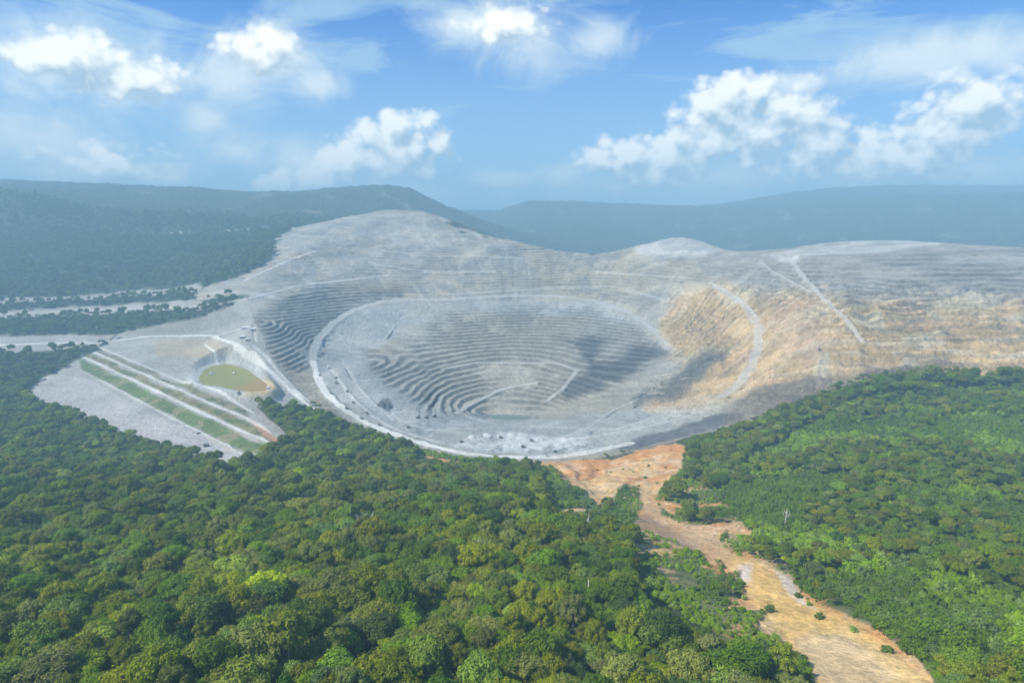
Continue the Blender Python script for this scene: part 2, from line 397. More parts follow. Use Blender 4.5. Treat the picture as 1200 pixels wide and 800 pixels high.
for kind, tr, wd, br in ROADS:
    sel, bd, bz = road_field(tr, wd)
    bd = bd + (fbm(GX[sel], GY[sel], 24, 3, 21)-.5)*wd*.6
    w = sstep(bd, wd*.95, wd*.5)
    z_ = Z[sel]; lvl = bz
    Z[sel] = z_*(1-w) + (lvl*.5 + (Z0[sel])*.5)*w
    rm = sstep(bd, wd*.56, wd*.44)
    m_road[sel] = np.maximum(m_road[sel], rm); m_rbr[sel] = np.maximum(m_rbr[sel], rm*br*(.55+.9*fbm(GX[sel], GY[sel], 60, 3, 22)))

# ponds: flat beds
POND = [(233,442),(239,433),(250,428),(264,426),(280,429),(292,434),(302,442),(312,449),(315,454),(311,458),(296,459),(276,457),(258,453),(240,451),(234,448)]
PUDDLE = [(572,487),(590,486),(612,487),(626,488),(618,491),(598,492),(580,491)]
def pond_level(poly):
    return float(np.mean([hit(*p)[2] for p in poly]))
pond_z = pond_level(POND); pud_z = pond_level(PUDDLE)
def pond_xy(poly, z):
    out = []
    for px, py in poly:
        d = ray(px, py); t = (z-CAMZ)/d[2]; out.append((d[0]*t, d[1]*t))
    return out
pond_poly = pond_xy(POND, pond_z)
pud_poly = pond_xy(PUDDLE, pud_z)
for poly, zl, dep, rim in ((pond_poly, pond_z, 2.0, 26.0), (pud_poly, pud_z, 1.2, 10.0)):
    p_ = np.array(poly)
    sel = (GX > p_[:, 0].min()-70) & (GX < p_[:, 0].max()+70) & (GY > p_[:, 1].min()-70) & (GY < p_[:, 1].max()+70)
    sd = polysd(GX[sel], GY[sel], poly)
    w = sstep(sd, -rim, -rim*.25)
    bank = np.where(sd < 0, np.minimum(-sd*.18, 2.5)+.1, -np.minimum(sd*.25, dep))
    Z[sel] = Z[sel]*(1-w) + (zl+bank)*w
m_pond = np.zeros(GX.shape, np.float32)

# forested far slopes: canopy relief
can = np.maximum(fbm(GX, GY, 26, 3, 71, .6), fbm(GX, GY, 19, 3, 75, .6))
m_hill = np.clip(1-m_pit-m_shelf-m_orange, 0, 1)*sstep(GY, 1150, 1300)
Z += m_hill*(can-.45)*15

# ------------------------------------------------------------------ base colours of the ground (with cloud shadows and wall-foot shade painted in)
def c3(*v): return np.array(v, np.float32)
n_big = fbm(GX, GY, 240, 4, 101)[..., None]; n_mid = fbm(GX, GY, 55, 4, 102)[..., None]; n_fin = fbm(GX, GY, 9, 3, 103, .6)[..., None]
colr = np.broadcast_to(c3(.33, .315, .27), GX.shape+(3,)).copy()
colr = colr*(.80 + .42*n_mid)
def paint(m, c, amt=1.0):
    global colr
    w = (m*amt)[..., None]; colr = colr*(1-w) + c*w
def var(c, k=.5): return np.array(c, np.float32)*(1-k/2 + k*n_mid)*(1-.15 + .3*n_fin)
warm = sstep(n_big[..., 0], .42, .66)
paint(warm*m_pit, var((.39, .345, .25)), .7)
paint(mask([(520,345),(640,300),(800,300),(840,340),(780,360),(660,345)], 30, 30), var((.38, .335, .235)), .6)
paint(mask([(322,290),(390,258),(440,248),(500,250),(560,280),(520,320),(420,330),(340,330)], 20, 24), var((.33, .315, .27)), .7)
paint(mask([(300,372),(340,345),(420,335),(470,345),(410,365),(380,395),(368,430),(340,430)], 10, 14), var((.29, .285, .255)), .9)
FLOOR = [(370,425),(378,395),(410,366),(460,352),(600,350),(700,354),(760,388),(690,372),(560,362),(490,380),(450,402),(428,412),(432,432),(476,458),(540,490),(660,494),(760,470),(800,460),(850,470),(830,490),(740,520),(640,532),(560,528),(480,512),(420,485),(380,450)]
paint(mask(FLOOR, 8, 16), var((.365, .37, .34), .35), .9)
paint(mask([(470,360),(560,352),(520,385),(495,425),(470,404)], 16, 16), var((.37, .355, .30), .3), .9)
paint(mask([(540,430),(650,425),(665,450),(650,480),(560,480),(530,460)], 20, 20), var((.40, .365, .285)), .75)
fl2 = mask(FLOOR, 8, 16)*(1-mask(BEN_IN, 14, 18))
paint(fl2*sstep(fbm(GX, GY, 70, 5, 193, .6), .52, .62), var((.27, .285, .28), .4), .55)
paint(fl2*sstep(fbm(GX, GY, 48, 5, 194, .6), .55, .64), var((.47, .465, .43), .3), .6)
white = mask([(530,520),(560,512),(590,508),(640,512),(690,508),(690,522),(640,532),(570,530)], 10, 20)
paint(white*sstep(n_fin[..., 0]*.5+n_mid[..., 0]*.5, .38, .6), c3(.66, .66, .63), .85)
paint(mask([(420,462),(445,458),(470,478),(460,492),(440,486)], 8, 14), c3(.50, .50, .49), .55)
fw = m_pit*sstep(PY, 365, 345)
paint(fw*sstep(fbm(GX, GY, 85, 4, 180, .6), .53, .62), var((.43, .36, .25), .6), .55)
paint(fw*sstep(fbm(GX, GY, 60, 4, 181, .6), .55, .64), var((.235, .24, .235), .6), .5)
chute = vnoise(ang*70 + (fbm(GX, GY, 90, 3, 182)-.5)*4, Z0/70, 183)
paint(fw*sstep(chute, .74, .90), var((.47, .455, .41), .4), .5)
paint(fw*sstep(chute, .22, .08), var((.22, .215, .20), .4), .4)
# ochre wall on the right
OCH = [(800,345),(850,332),(900,345),(930,340),(1000,352),(1600,350),(1600,450),(980,462),(900,478),(850,462),(805,470),(760,480),(770,462),(830,430),(800,425),(778,405),(772,380)]
paint(mask(OCH, 26, 26), var((.52, .36, .17), .8), .9)
paint(mask(OCH, 26, 30)*sstep(fbm(GX, GY, 70, 4, 110), .52, .64), var((.50, .33, .20), .5), .8)
paint(mask(OCH, 26, 30)*sstep(fbm(GX, GY, 60, 4, 111), .56, .66), var((.55, .48, .33), .4), .8)
paint(mask([(905,360),(945,350),(968,380),(960,420),(920,420)], 20, 22), var((.46, .33, .21), .5), .7)
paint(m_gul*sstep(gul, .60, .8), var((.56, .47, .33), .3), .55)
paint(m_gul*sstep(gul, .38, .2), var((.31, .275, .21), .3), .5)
paint(mask([(800,300),(860,292),(968,285),(1600,280),(1600,335),(968,330),(900,342),(850,330)], 14, 16), var((.33, .305, .265)), .8)
paint(mask([(738,294),(780,276),(830,278),(852,292),(820,300),(760,300)], 5, 12), var((.50, .49, .44), .4), .75)
paint(mask([(890,302),(930,292),(1000,284),(1100,280),(1100,288),(968,300),(920,306)], 5, 14), var((.52, .51, .46), .4), .7)
# cloud shadows and wall-foot shade painted into the rock; dark gravel dumps, ore
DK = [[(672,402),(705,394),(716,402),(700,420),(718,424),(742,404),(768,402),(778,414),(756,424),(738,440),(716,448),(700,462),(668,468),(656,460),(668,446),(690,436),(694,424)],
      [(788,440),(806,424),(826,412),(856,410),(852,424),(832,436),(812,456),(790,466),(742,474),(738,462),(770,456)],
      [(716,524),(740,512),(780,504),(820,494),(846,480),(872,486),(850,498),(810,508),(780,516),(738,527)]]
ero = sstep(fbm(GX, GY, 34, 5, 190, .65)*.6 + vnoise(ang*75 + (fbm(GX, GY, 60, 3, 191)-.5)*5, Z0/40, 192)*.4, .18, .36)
paint(mask(DK[0], 12, 22)*ero, var((.105, .108, .108), .7), .88)  # left cloud shadow, painted as darker rock with broken edges
paint(mask(DK[1], 12, 22)*ero, var((.11, .112, .11), .7), .85)  # right cloud shadow, painted the same way
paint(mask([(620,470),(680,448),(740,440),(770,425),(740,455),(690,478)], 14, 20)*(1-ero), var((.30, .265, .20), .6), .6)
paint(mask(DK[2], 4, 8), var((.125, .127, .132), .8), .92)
paint(mask([(845,482),(880,455),(930,440),(968,438),(1100,424),(1100,444),(968,462),(920,480),(880,494),(850,500)], 10, 16), var((.165, .14, .11), .9), .85)  # shade along the foot of the right wall, put into the colour
paint(mask([(655,480),(720,462),(740,476),(690,486)], 10, 10), var((.31, .28, .22)), .7)
paint(mask([(548,486),(562,482),(578,486),(568,492)], 3, 4), var((.15, .16, .165)), .8)
paint(mask([(446,468),(456,466),(462,476),(454,484),(446,478)], 3, 6), var((.10, .105, .11)), .85)
paint(mask([(496,484),(530,490),(520,502),(490,512),(480,500)], 8, 12), var((.22, .245, .25)), .6)
# brown lower left wall
paint(mask([(318,405),(345,425),(366,428),(380,462),(398,484),(376,478),(345,450)], 8, 12), var((.31, .27, .205), .7), .9)
# shelf with ponds
paint(m_shelf, var((.345, .335, .295)), .95)
paint(mask([(180,398),(245,396),(290,412),(310,435),(295,432),(265,420),(180,418)], 8, 10), var((.41, .345, .235)), .85)
paint(mask([(160,376),(232,368),(268,360),(290,372),(262,384),(232,390),(150,392)], 6, 6), var((.25, .24, .20)), .8)
paint(mask([(296,440),(320,440),(360,478),(330,480),(300,470)], 10, 10), var((.37, .37, .34)), .7)
p_ = np.array(pond_poly)
selp = (GX > p_[:, 0].min()-60) & (GX < p_[:, 0].max()+60) & (GY > p_[:, 1].min()-60) & (GY < p_[:, 1].max()+60)
sdp = np.full(GX.shape, -1e3, np.float32); sdp[selp] = polysd(GX[selp], GY[selp], pond_poly)
ring = sstep(sdp, -22, -12)
paint(ring, var((.42, .42, .39), .3), .9)
paint(ring*sstep(GX, np.max(p_[:, 0])-50, np.max(p_[:, 0])-5), var((.55, .43, .24), .3), .9)
# embankment: grass faces between service tracks
G1 = [(95, 400.7),(160, 428.4),(232,459),(256,466),(284,479),(292,488),(262,477),(232,464),(160, 432.6),(95, 404.3)]
G2 = [(95, 408.6),(160, 437.8),(232,470),(262,482),(290,494),(316,509),(330,522),(300,512),(264,494),(232,479),(160, 445.4),(95, 415.1)]
G3 = [(95, 420.2),(160, 451.4),(232,486),(262,499),(292,514),(318,524),(306,532),(288,530),(256,515),(232,503),(160, 465.9),(95, 432.4)]
for g, c in ((G1, (.15, .145, .07)), (G2, (.18, .155, .065)), (G3, (.12, .165, .045))):
    paint(mask(g, 4, 11), var(c, .7), .95)
    paint(mask(g, 4, 11)*sstep(fbm(GX, GY, 24, 4, 195, .62), .54, .62), var((.30, .25, .15), .5), .7)
    paint(mask(g, 4, 11)*sstep(fbm(GX, GY, 17, 4, 196, .62), .56, .64), var((.075, .115, .04), .5), .7)
paint(mask([(290,488),(304,498),(330,516),(346,524),(330,530),(312,524),(322,518),(300,500)], 4, 8), var((.46, .24, .14)), .9)
paint(mask([(60,438),(100,442),(160,476),(232,509),(252,519),(290,538),(270,552),(232,546),(110,498),(20,466)], 3, 5), var((.41, .39, .36), .5), .95)
# orange soil and gully
o1 = np.where(sstep(fbm(GX, GY, 40, 4, 120), .40, .62)[..., None] > 0, 1, 0)
tO = sstep(fbm(GX, GY, 48, 4, 120), .36, .64)[..., None]
tO2 = sstep(fbm(GX, GY, 20, 4, 121), .50, .66)[..., None]
oc = c3(.52, .25, .085)*(1-tO) + c3(.60, .38, .165)*tO
oc = oc*(1-tO2*.5) + c3(.60, .46, .30)*tO2*.5
oc = oc*(.75 + .5*n_fin)
rill = vnoise((GX*.75+GY*.66)/3.2 + (fbm(GX, GY, 30, 3, 160)-.5)*6, (GY*.75-GX*.66)/38, 161)
oc = oc*(1 - .30*sstep(rill, .62, .9)[..., None])*(.78 + .44*fbm(GX, GY, 5, 2, 162)[..., None])
tuft = sstep(fbm(GX, GY, 16, 4, 163, .6), .64, .70)*sstep(PY, 545, 600)
paint(m_orange, oc, 1.0)
paint(m_orange*tuft, c3(.10, .125, .04), .75)
yel = mask([(840,640),(880,652),(930,690),(1000,730),(1090,800),(1080,830),(960,830),(920,745),(885,720),(870,690)], 14, 20)*m_orange
yc = (c3(.62, .40, .13)*(1-tO) + c3(.64, .45, .19)*tO)*(.8 + .4*n_fin)
paint(yel, yc, .9)
paint(mask([(744,578),(758,574),(800,608),(838,630),(868,650),(850,660),(820,650),(780,622),(756,600)], 10, 12)*m_orange, var((.48, .33, .18), .5), .65)
paint(mask([(730,605),(760,600),(800,625),(832,652),(812,652),(770,632)], 10, 14)*m_orange, var((.25, .165, .105), .5), .75)
paint(mask([(862,662),(878,660),(880,682),(866,680)], 9, 16), c3(.68, .58, .54), .7)
paint(mask([(908,668),(925,676),(936,690),(955,712),(938,704),(920,690)], 6, 10)*m_orange, var((.62, .54, .45)), .8)
paint(mask([(930,742),(985,738),(1050,790),(1000,810),(950,790)], 14, 14)*m_orange, var((.55, .43, .28)), .5)
m_grassfl = np.clip(1-m_pit-m_shelf-m_orange, 0, 1)
gcol = c3(.045, .055, .022)*(.6 + .8*n_mid)*(.8+.4*n_fin)
bri = mask([(690,545),(806,540),(900,640),(1010,720),(1110,810),(880,810),(840,730),(740,650)], 16, 16)*.7 + mask([(748,640),(800,628),(838,670),(846,712),(880,730),(905,758),(860,752),(800,715),(750,690)], 12, 16) + mask([(640,560),(668,566),(700,590),(706,600),(652,596)], 8, 8)
gcol = gcol*(1-np.clip(bri, 0, 1)[..., None]) + c3(.075, .125, .030)*(.7+.6*n_mid)*np.clip(bri, 0, 1)[..., None]
paint(m_grassfl, gcol, 1.0)
far_c = c3(.034, .052, .028)*(.5 + 1.0*can[..., None])
sd_ = mask([(690,545),(806,540),(900,640),(1010,720),(1110,810),(880,810),(840,730),(740,650)], 24, 20)*m_grassfl
paint(sd_, c3(.125, .14, .05)*(.5 + 1.0*fbm(GX, GY, 6, 3, 173, .6)[..., None]), .85)
paint(sd_*sstep(fbm(GX, GY, 26, 4, 171, .6), .50, .60), oc*.9, .9)
paint(sd_*sstep(fbm(GX, GY, 14, 3, 172, .6), .52, .62), c3(.19, .175, .075), .6)
paint(m_hill, far_c, 1.0)
clear = sstep(fbm(GX, GY, 120, 4, 140), .70, .76)*sstep(GY, 2300, 2700)*sstep(GY, 5500, 4800)
paint(clear, var((.30, .26, .20)), .35)
paint(m_rbr, (c3(.66, .645, .58))*(.8 + .4*n_mid), .95)
# blasted faces of the benches and bands of broken rock that follow the levels
ang_ = ang*420 + (fbm(GX, GY, 200, 2, 150)-.5)*20
band = vnoise(ang_/7, Z0/3.2, 151)*.55 + vnoise(ang_/17, Z0/8.0, 152)*.45
speck = sstep(vnoise(ang_/1.6, Z0/2.2, 153), .80, .92)
rockm = (m_pit*(1-m_road))
fl_ = mask(FLOOR, 20, 20)*(1-mask(BEN_IN, 14, 18))
amt = rockm*(1-fl_*.65)
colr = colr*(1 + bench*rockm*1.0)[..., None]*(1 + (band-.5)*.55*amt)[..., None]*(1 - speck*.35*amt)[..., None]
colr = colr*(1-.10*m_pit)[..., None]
m_dull = np.clip(m_road-m_rbr, 0, 1)
paint(m_dull*m_pit, var((.36, .365, .355), .3), .5)

# ------------------------------------------------------------------ ground meshes
def rock_mat(name, bump=.5, fine=1.0, contrast=.3):
    m, t = new_mat(name); N = NT(t)
    at = N.n('ShaderNodeAttribute', attribute_name='base')
    pos = N.n('ShaderNodeNewGeometry').outputs['Position']
    a = N.noise(pos, .9/fine, 4, .65); b = N.noise(pos, .16/fine, 5, .6)
    c_ = N.noise(pos, .33/fine, 3, .7)
    k = N.m('MULTIPLY_ADD', N.m('SUBTRACT', a, .5), .6, N.m('MULTIPLY_ADD', N.m('SUBTRACT', b, .5), .9, 1.0))
    k = N.m('MULTIPLY_ADD', N.m('SUBTRACT', N.ss(c_, .36, .64), .5), contrast, k)
    v = N.n('ShaderNodeVectorMath', operation='SCALE'); N.l(at.outputs['Color'], v.inputs[0]); N.l(k, v.inputs['Scale'])
    p = N.n('ShaderNodeBsdfPrincipled'); N.l(v.outputs[0], p.inputs['Base Color'])
    p.inputs['Roughness'].default_value = .95; p.inputs['Specular IOR Level'].default_value = .15
    bm_ = N.n('ShaderNodeBump'); bm_.inputs['Strength'].default_value = bump; bm_.inputs['Distance'].default_value = 3.5
    N.l(N.m('ADD', N.m('MULTIPLY', c_, .6), b), bm_.inputs['Height']); N.l(bm_.outputs[0], p.inputs['Normal'])
    o = N.n('ShaderNodeOutputMaterial'); N.l(p.outputs[0], o.inputs[0])
    return m
NR = len(rows)
Vall = np.stack([GX, GY, Z], -1).reshape(-1, 3).astype(np.float32)
Call = np.concatenate([np.clip(colr, .005, .85).reshape(-1, 3), np.ones((NR*NC, 1))], 1).astype(np.float32)
r_, c_ = np.meshgrid(np.arange(NR-1), np.arange(NC-1), indexing='ij')
i0 = (r_*NC + c_).ravel()
Q = np.stack([i0, i0+1, i0+NC+1, i0+NC], 1).astype(np.int64)
def fc(a): return (a[:-1, :-1]+a[1:, :-1]+a[:-1, 1:]+a[1:, 1:]).ravel()/4
lab = np.zeros(len(Q), int)
fY = fc(GY)
lab[fc(m_shelf) > .5] = 2; lab[fc(m_pit) > .5] = 1
lab[fc(m_orange) > .5] = 3
lab[(fc(m_hill) > .5) | (fY > 2600)] = 4
lab[(lab == 4) & (fc(m_pit) > .5)] = 1
lab[(fc(m_road) > .5) & (fY < 2600)] = 5
def grid_mesh(name, faces, material):
    used, inv = np.unique(faces.ravel(), return_inverse=True)
    me = bpy.data.meshes.new(name)
    me.vertices.add(len(used)); me.vertices.foreach_set('co', Vall[used].ravel())
    nf = len(faces)
    me.loops.add(nf*4); me.loops.foreach_set('vertex_index', inv.astype(np.int32).ravel())
    me.polygons.add(nf); me.polygons.foreach_set('loop_start', np.arange(0, nf*4, 4, dtype=np.int32))
    me.polygons.foreach_set('use_smooth', np.ones(nf, bool))
    ca = me.color_attributes.new('base', 'FLOAT_COLOR', 'POINT'); ca.data.foreach_set('color', Call[used].ravel())
    me.update(calc_edges=True); me.materials.append(material)
    o = bpy.data.objects.new(name, me); COL.objects.link(o); o['kind'] = 'structure'
    return o
M_rock = rock_mat('quarried_rock', .75, 1.0, .24); M_soil = rock_mat('bare_soil', .5); M_floor = rock_mat('forest_floor_soil', .6)
M_hillf = rock_mat('hill_forest', .9, 4.0, .5); M_roadm = rock_mat('packed_gravel', .25)
for nm, k, mt in (('ground', 0, M_floor), ('open_pit_terrain', 1, M_rock), ('terrain_shelf', 2, M_rock), ('gully_ground', 3, M_soil), ('hills', 4, M_hillf), ('haul_road', 5, M_roadm)):
    f = Q[lab == k]
    if len(f): grid_mesh(nm, f, mt)
# lookup of the finished ground
_logr = np.log(rows)
def ground_z(X, Y):
    X = np.atleast_1d(np.asarray(X, float)); Y = np.atleast_1d(np.asarray(Y, float))
    ri = np.interp(Y, rows, np.arange(NR)); ci = np.interp(X/(Y+60), sc_, np.arange(NC))
    r0 = np.clip(ri.astype(int), 0, NR-2); c0 = np.clip(ci.astype(int), 0, NC-2)
    fr = ri-r0; fcn = ci-c0
    return (Z[r0, c0]*(1-fr)*(1-fcn) + Z[r0+1, c0]*fr*(1-fcn) + Z[r0, c0+1]*(1-fr)*fcn + Z[r0+1, c0+1]*fr*fcn)
def look(field, X, Y):
    ri = np.clip(np.rint(np.interp(Y, rows, np.arange(NR))).astype(int), 0, NR-1)
    ci = np.clip(np.rint(np.interp(X/(Y+60), sc_, np.arange(NC))).astype(int), 0, NC-1)
    return field[ri, ci]

# ------------------------------------------------------------------ object helpers
class MB:
    def __init__(s): s.v = []; s.f = []
    def add(s, vs, fs):
        o = len(s.v); s.v += [tuple(v) for v in vs]; s.f += [tuple(i+o for i in f) for f in fs]; return s
    def box(s, c, d, taper=1.0, rz=0, skew=0):
        hx, hy, hz = d[0]/2, d[1]/2, d[2]/2; vs = []
        for z, k in ((-hz, 1), (hz, taper)):
            for x, y_ in ((-1, -1), (1, -1), (1, 1), (-1, 1)):
                X, Y = x*hx*k + (skew if z > 0 else 0), y_*hy*k
                vs.append((c[0]+X*math.cos(rz)-Y*math.sin(rz), c[1]+X*math.sin(rz)+Y*math.cos(rz), c[2]+z))
        return s.add(vs, [(3,2,1,0),(4,5,6,7),(0,1,5,4),(1,2,6,5),(2,3,7,6),(3,0,4,7)])
    def tube(s, path, radii, k=7):
        path = [Vector(p) for p in path]; vs = []; fs = []
        for i, p in enumerate(path):
            d = (path[min(i+1, len(path)-1)]-path[max(i-1, 0)]).normalized()
            a = d.orthogonal().normalized(); b = d.cross(a)
            for j in range(k):
                t = 2*math.pi*j/k; vs.append(p + (a*math.cos(t)+b*math.sin(t))*radii[i])
        for i in range(len(path)-1):
            for j in range(k):
                fs.append((i*k+j, i*k+(j+1) % k, (i+1)*k+(j+1) % k, (i+1)*k+j))
        fs.append(tuple(range(k))[::-1]); fs.append(tuple((len(path)-1)*k+j for j in range(k)))
        return s.add(vs, fs)
    def build(s, name, material, parent=None, smooth=False):
        me = bpy.data.meshes.new(name); me.from_pydata(s.v, [], s.f); me.update()
        if smooth: me.polygons.foreach_set('use_smooth', [True]*len(me.polygons))
        me.materials.append(material)
        o = bpy.data.objects.new(name, me); COL.objects.link(o)
        if parent: o.parent = parent
        return o
def empty(name, loc, label, cat, group=None, rz=0, sc=1.0):
    o = bpy.data.objects.new(name, None); COL.objects.link(o); o.empty_display_size = .5
    o.location = loc; o.rotation_euler = (0, 0, rz); o.scale = (sc,)*3 if not hasattr(sc, '__len__') else sc
    o['label'] = label; o['category'] = cat
    if group: o['group'] = group
    return o
KIDS = {}
def copy_thing(root, loc, rz, sc, label, group=None):
    r = root.copy(); COL.objects.link(r); r.location = loc; r.rotation_euler = (0, 0, rz)
    r.scale = (sc,)*3 if not hasattr(sc, '__len__') else sc
    r['label'] = label
    if group: r['group'] = group
    for ch in KIDS[root.name]:
        c = ch.copy(); COL.objects.link(c); c.parent = r
        for g in KIDS.get(ch.name, []):
            d = g.copy(); COL.objects.link(d); d.parent = c
    return r
def plain(name, c, rough_=.6, metal=0.0, nz=.25, scale=1.5):
    m, t = new_mat(name); N = NT(t)
    co = N.n('ShaderNodeTexCoord').outputs['Object']
    a = N.noise(co, scale, 5, .6)
    k = N.m('MULTIPLY_ADD', N.m('SUBTRACT', a, .5), nz*2, 1.0)
    v = N.n('ShaderNodeVectorMath', operation='SCALE'); v.inputs[0].default_value = c; N.l(k, v.inputs['Scale'])
    p = N.n('ShaderNodeBsdfPrincipled'); N.l(v.outputs[0], p.inputs['Base Color'])
    p.inputs['Roughness'].default_value = rough_; p.inputs['Metallic'].default_value = metal
    o = N.n('ShaderNodeOutputMaterial'); N.l(p.outputs[0], o.inputs[0])
    return m
def leaf_mat(name, c, hue=.03, vary=.75):
    m, t = new_mat(name); N = NT(t)
    oi = N.n('ShaderNodeObjectInfo')
    pos = N.n('ShaderNodeNewGeometry').outputs['Position']
    r = oi.outputs['Random']
    clump = N.noise(pos, .45, 3, .6)
    patch = N.noise(pos, .018, 3, .55)
    k = N.m('MULTIPLY_ADD', N.m('SUBTRACT', r, .5), vary, 1.0)
    k = N.m('MULTIPLY', k, N.m('MULTIPLY_ADD', N.m('SUBTRACT', clump, .5), 1.1, 1.0))
    k = N.m('MULTIPLY', k, N.m('MULTIPLY_ADD', N.m('SUBTRACT', patch, .5), .9, 1.0))
    h = N.n('ShaderNodeHueSaturation'); h.inputs['Color'].default_value = (c[0]*2.6, c[1]*2.35, c[2]*.85, 1)
    r2 = N.m('FRACT', N.m('MULTIPLY', r, 37.7))
    N.l(N.m('MULTIPLY_ADD', N.m('SUBTRACT', r2, .5), hue*.8, .490), h.inputs['Hue'])
    N.l(N.m('MULTIPLY_ADD', N.m('FRACT', N.m('MULTIPLY', r, 91.3)), .5, .86), h.inputs['Saturation'])
    N.l(k, h.inputs['Value'])
    d = N.n('ShaderNodeBsdfPrincipled'); N.l(h.outputs[0], d.inputs['Base Color']); d.inputs['Roughness'].default_value = .6; d.inputs['Specular IOR Level'].default_value = .25
    tr = N.n('ShaderNodeBsdfTranslucent')
    tc = N.mix(1.0, h.outputs[0], (1.1, 1.25, .5), 'MULTIPLY'); N.l(tc, tr.inputs[0])
    ms = N.n('ShaderNodeMixShader'); ms.inputs[0].default_value = .28
    N.l(d.outputs[0], ms.inputs[1]); N.l(tr.outputs[0], ms.inputs[2])
    o = N.n('ShaderNodeOutputMaterial'); N.l(ms.outputs[0], o.inputs[0])
    return m

# ------------------------------------------------------------------ tree kinds
def mesh_np(name, V, F4, material, smooth=False):
    me = bpy.data.meshes.new(name)
    me.vertices.add(len(V)); me.vertices.foreach_set('co', np.asarray(V, np.float32).ravel())
    nf = len(F4); me.loops.add(nf*4); me.loops.foreach_set('vertex_index', np.asarray(F4, np.int32).ravel())
    me.polygons.add(nf); me.polygons.foreach_set('loop_start', np.arange(0, nf*4, 4, dtype=np.int32))
    me.update(calc_edges=True); me.materials.append(material)
    return me
def leaf_quads(rng, C, Nrm, size, droop=.0):
    """one bent leaf clump per row of C"""
    k = len(C)
    Nrm = Nrm + rng.normal(0, .45, (k, 3)); Nrm /= np.linalg.norm(Nrm, axis=1)[:, None]
    up = rng.normal(0, 1, (k, 3)); T = np.cross(Nrm, up); T /= np.linalg.norm(T, axis=1)[:, None]; B = np.cross(Nrm, T)
    s = size*rng.uniform(.6, 1.35, k)[:, None]; a = rng.uniform(.55, 1.0, k)[:, None]
    q = np.stack([C - T*s - B*s*a*.25, C - B*s*a - Nrm*s*.15, C + T*s + B*s*a*.2, C + B*s*a - Nrm*s*.2], 1)
    return q.reshape(-1, 3)
def crown_mesh(name, seed, R, z0, H, nlobe, lobe_r, nleaf, size, material, flat=.6, umbrella=False):
    rng = np.random.default_rng(seed)
    pts = []; nr = []
    lob = []
    for i in range(nlobe):
        t = i/nlobe
        a = i*2.39996 + rng.uniform(-.4, .4)
        rr = R*math.sqrt(rng.uniform(.02, 1.0))*.92
        dome = math.sqrt(max(0, 1-(rr/(R*1.05))**2))
        if umbrella: z = z0 + H*(.55+.45*dome) + rng.normal(0, .25)
        else: z = z0 + H*(dome*rng.uniform(.55, 1.0)) + rng.normal(0, .35)
        lob.append((rr*math.cos(a), rr*math.sin(a), z, lobe_r*rng.uniform(.65, 1.3)))
    lob.append((0, 0, z0+H*.72, lobe_r*1.3))
    per = nleaf//len(lob)
    for (x, y_, z, r) in lob:
        d = rng.normal(0, 1, (per, 3)); d /= np.linalg.norm(d, axis=1)[:, None]
        d[:, 2] = np.where(d[:, 2] < -.35, -d[:, 2], d[:, 2])
        rr = r*rng.uniform(.60, 1.22, per)[:, None]
        # lumpy lobe
        rr = rr*(1 + .22*np.sin(d[:, :1]*5+seed)*np.cos(d[:, 1:2]*6+x) )
        c = d*rr; c[:, 2] *= flat+.15
        pts.append(c + np.array((x, y_, z))); nr.append(d*np.array((1, 1, 1.5)))
    C = np.concatenate(pts); Nn = np.concatenate(nr)
    V = leaf_quads(rng, C, Nn, size)
    F_ = np.arange(len(V)).reshape(-1, 4)
    # dense heart of each lobe so the crown is not see-through everywhere
    core_v = []; core_f = []; off = len(V)
    for (x, y_, z, r) in lob:
        ks, kr = 7, 4
        for i in range(kr+1):
            ph = math.pi*i/kr
            for j in range(ks):
                th = 2*math.pi*j/ks
                q = .66*r*(1+.25*rng.normal())
                core_v.append((x+q*math.sin(ph)*math.cos(th), y_+q*math.sin(ph)*math.sin(th), z+q*(flat)*math.cos(ph)))
        for i in range(kr):
            for j in range(ks):
                core_f.append((off+i*ks+j, off+(i+1)*ks+j, off+(i+1)*ks+(j+1) % ks, off+i*ks+(j+1) % ks))
        off += (kr+1)*ks
    V = np.concatenate([V, np.array(core_v)]); F_ = np.concatenate([F_, np.array(core_f)])
    return mesh_np(name, V, F_, material)
def trunk_mesh(name, seed, h, r, R, material):
    rng = random.Random(seed); mb = MB()
    path = [(0, 0, -2.0)] + [(rng.uniform(-.25, .25)*i*.5, rng.uniform(-.25, .25)*i*.5, h*i/4) for i in range(1, 5)]
    mb.tube(path, [r*1.35, r*1.0, r*.82, r*.66, r*.4], 8)
    for k in range(5):
        a = k*2*math.pi/5 + rng.uniform(-.4, .4); b = path[2 + k % 3]
        e = (b[0]+math.cos(a)*R*.6, b[1]+math.sin(a)*R*.6, b[2]+h*.28)
        mm = ((b[0]+e[0])/2, (b[1]+e[1])/2, b[2]+h*.10)
        mb.tube([b, mm, e], [r*.45, r*.3, r*.1], 6)
    me = bpy.data.meshes.new(name); me.from_pydata(mb.v, [], mb.f); me.update(); me.materials.append(material)
    return me
M_bark = plain('bark', (.16, .125, .09), .9, 0, .4, 2.0)
M_bark_pale = plain('pale_bark', (.46, .42, .36), .85, 0, .3, 2.0)
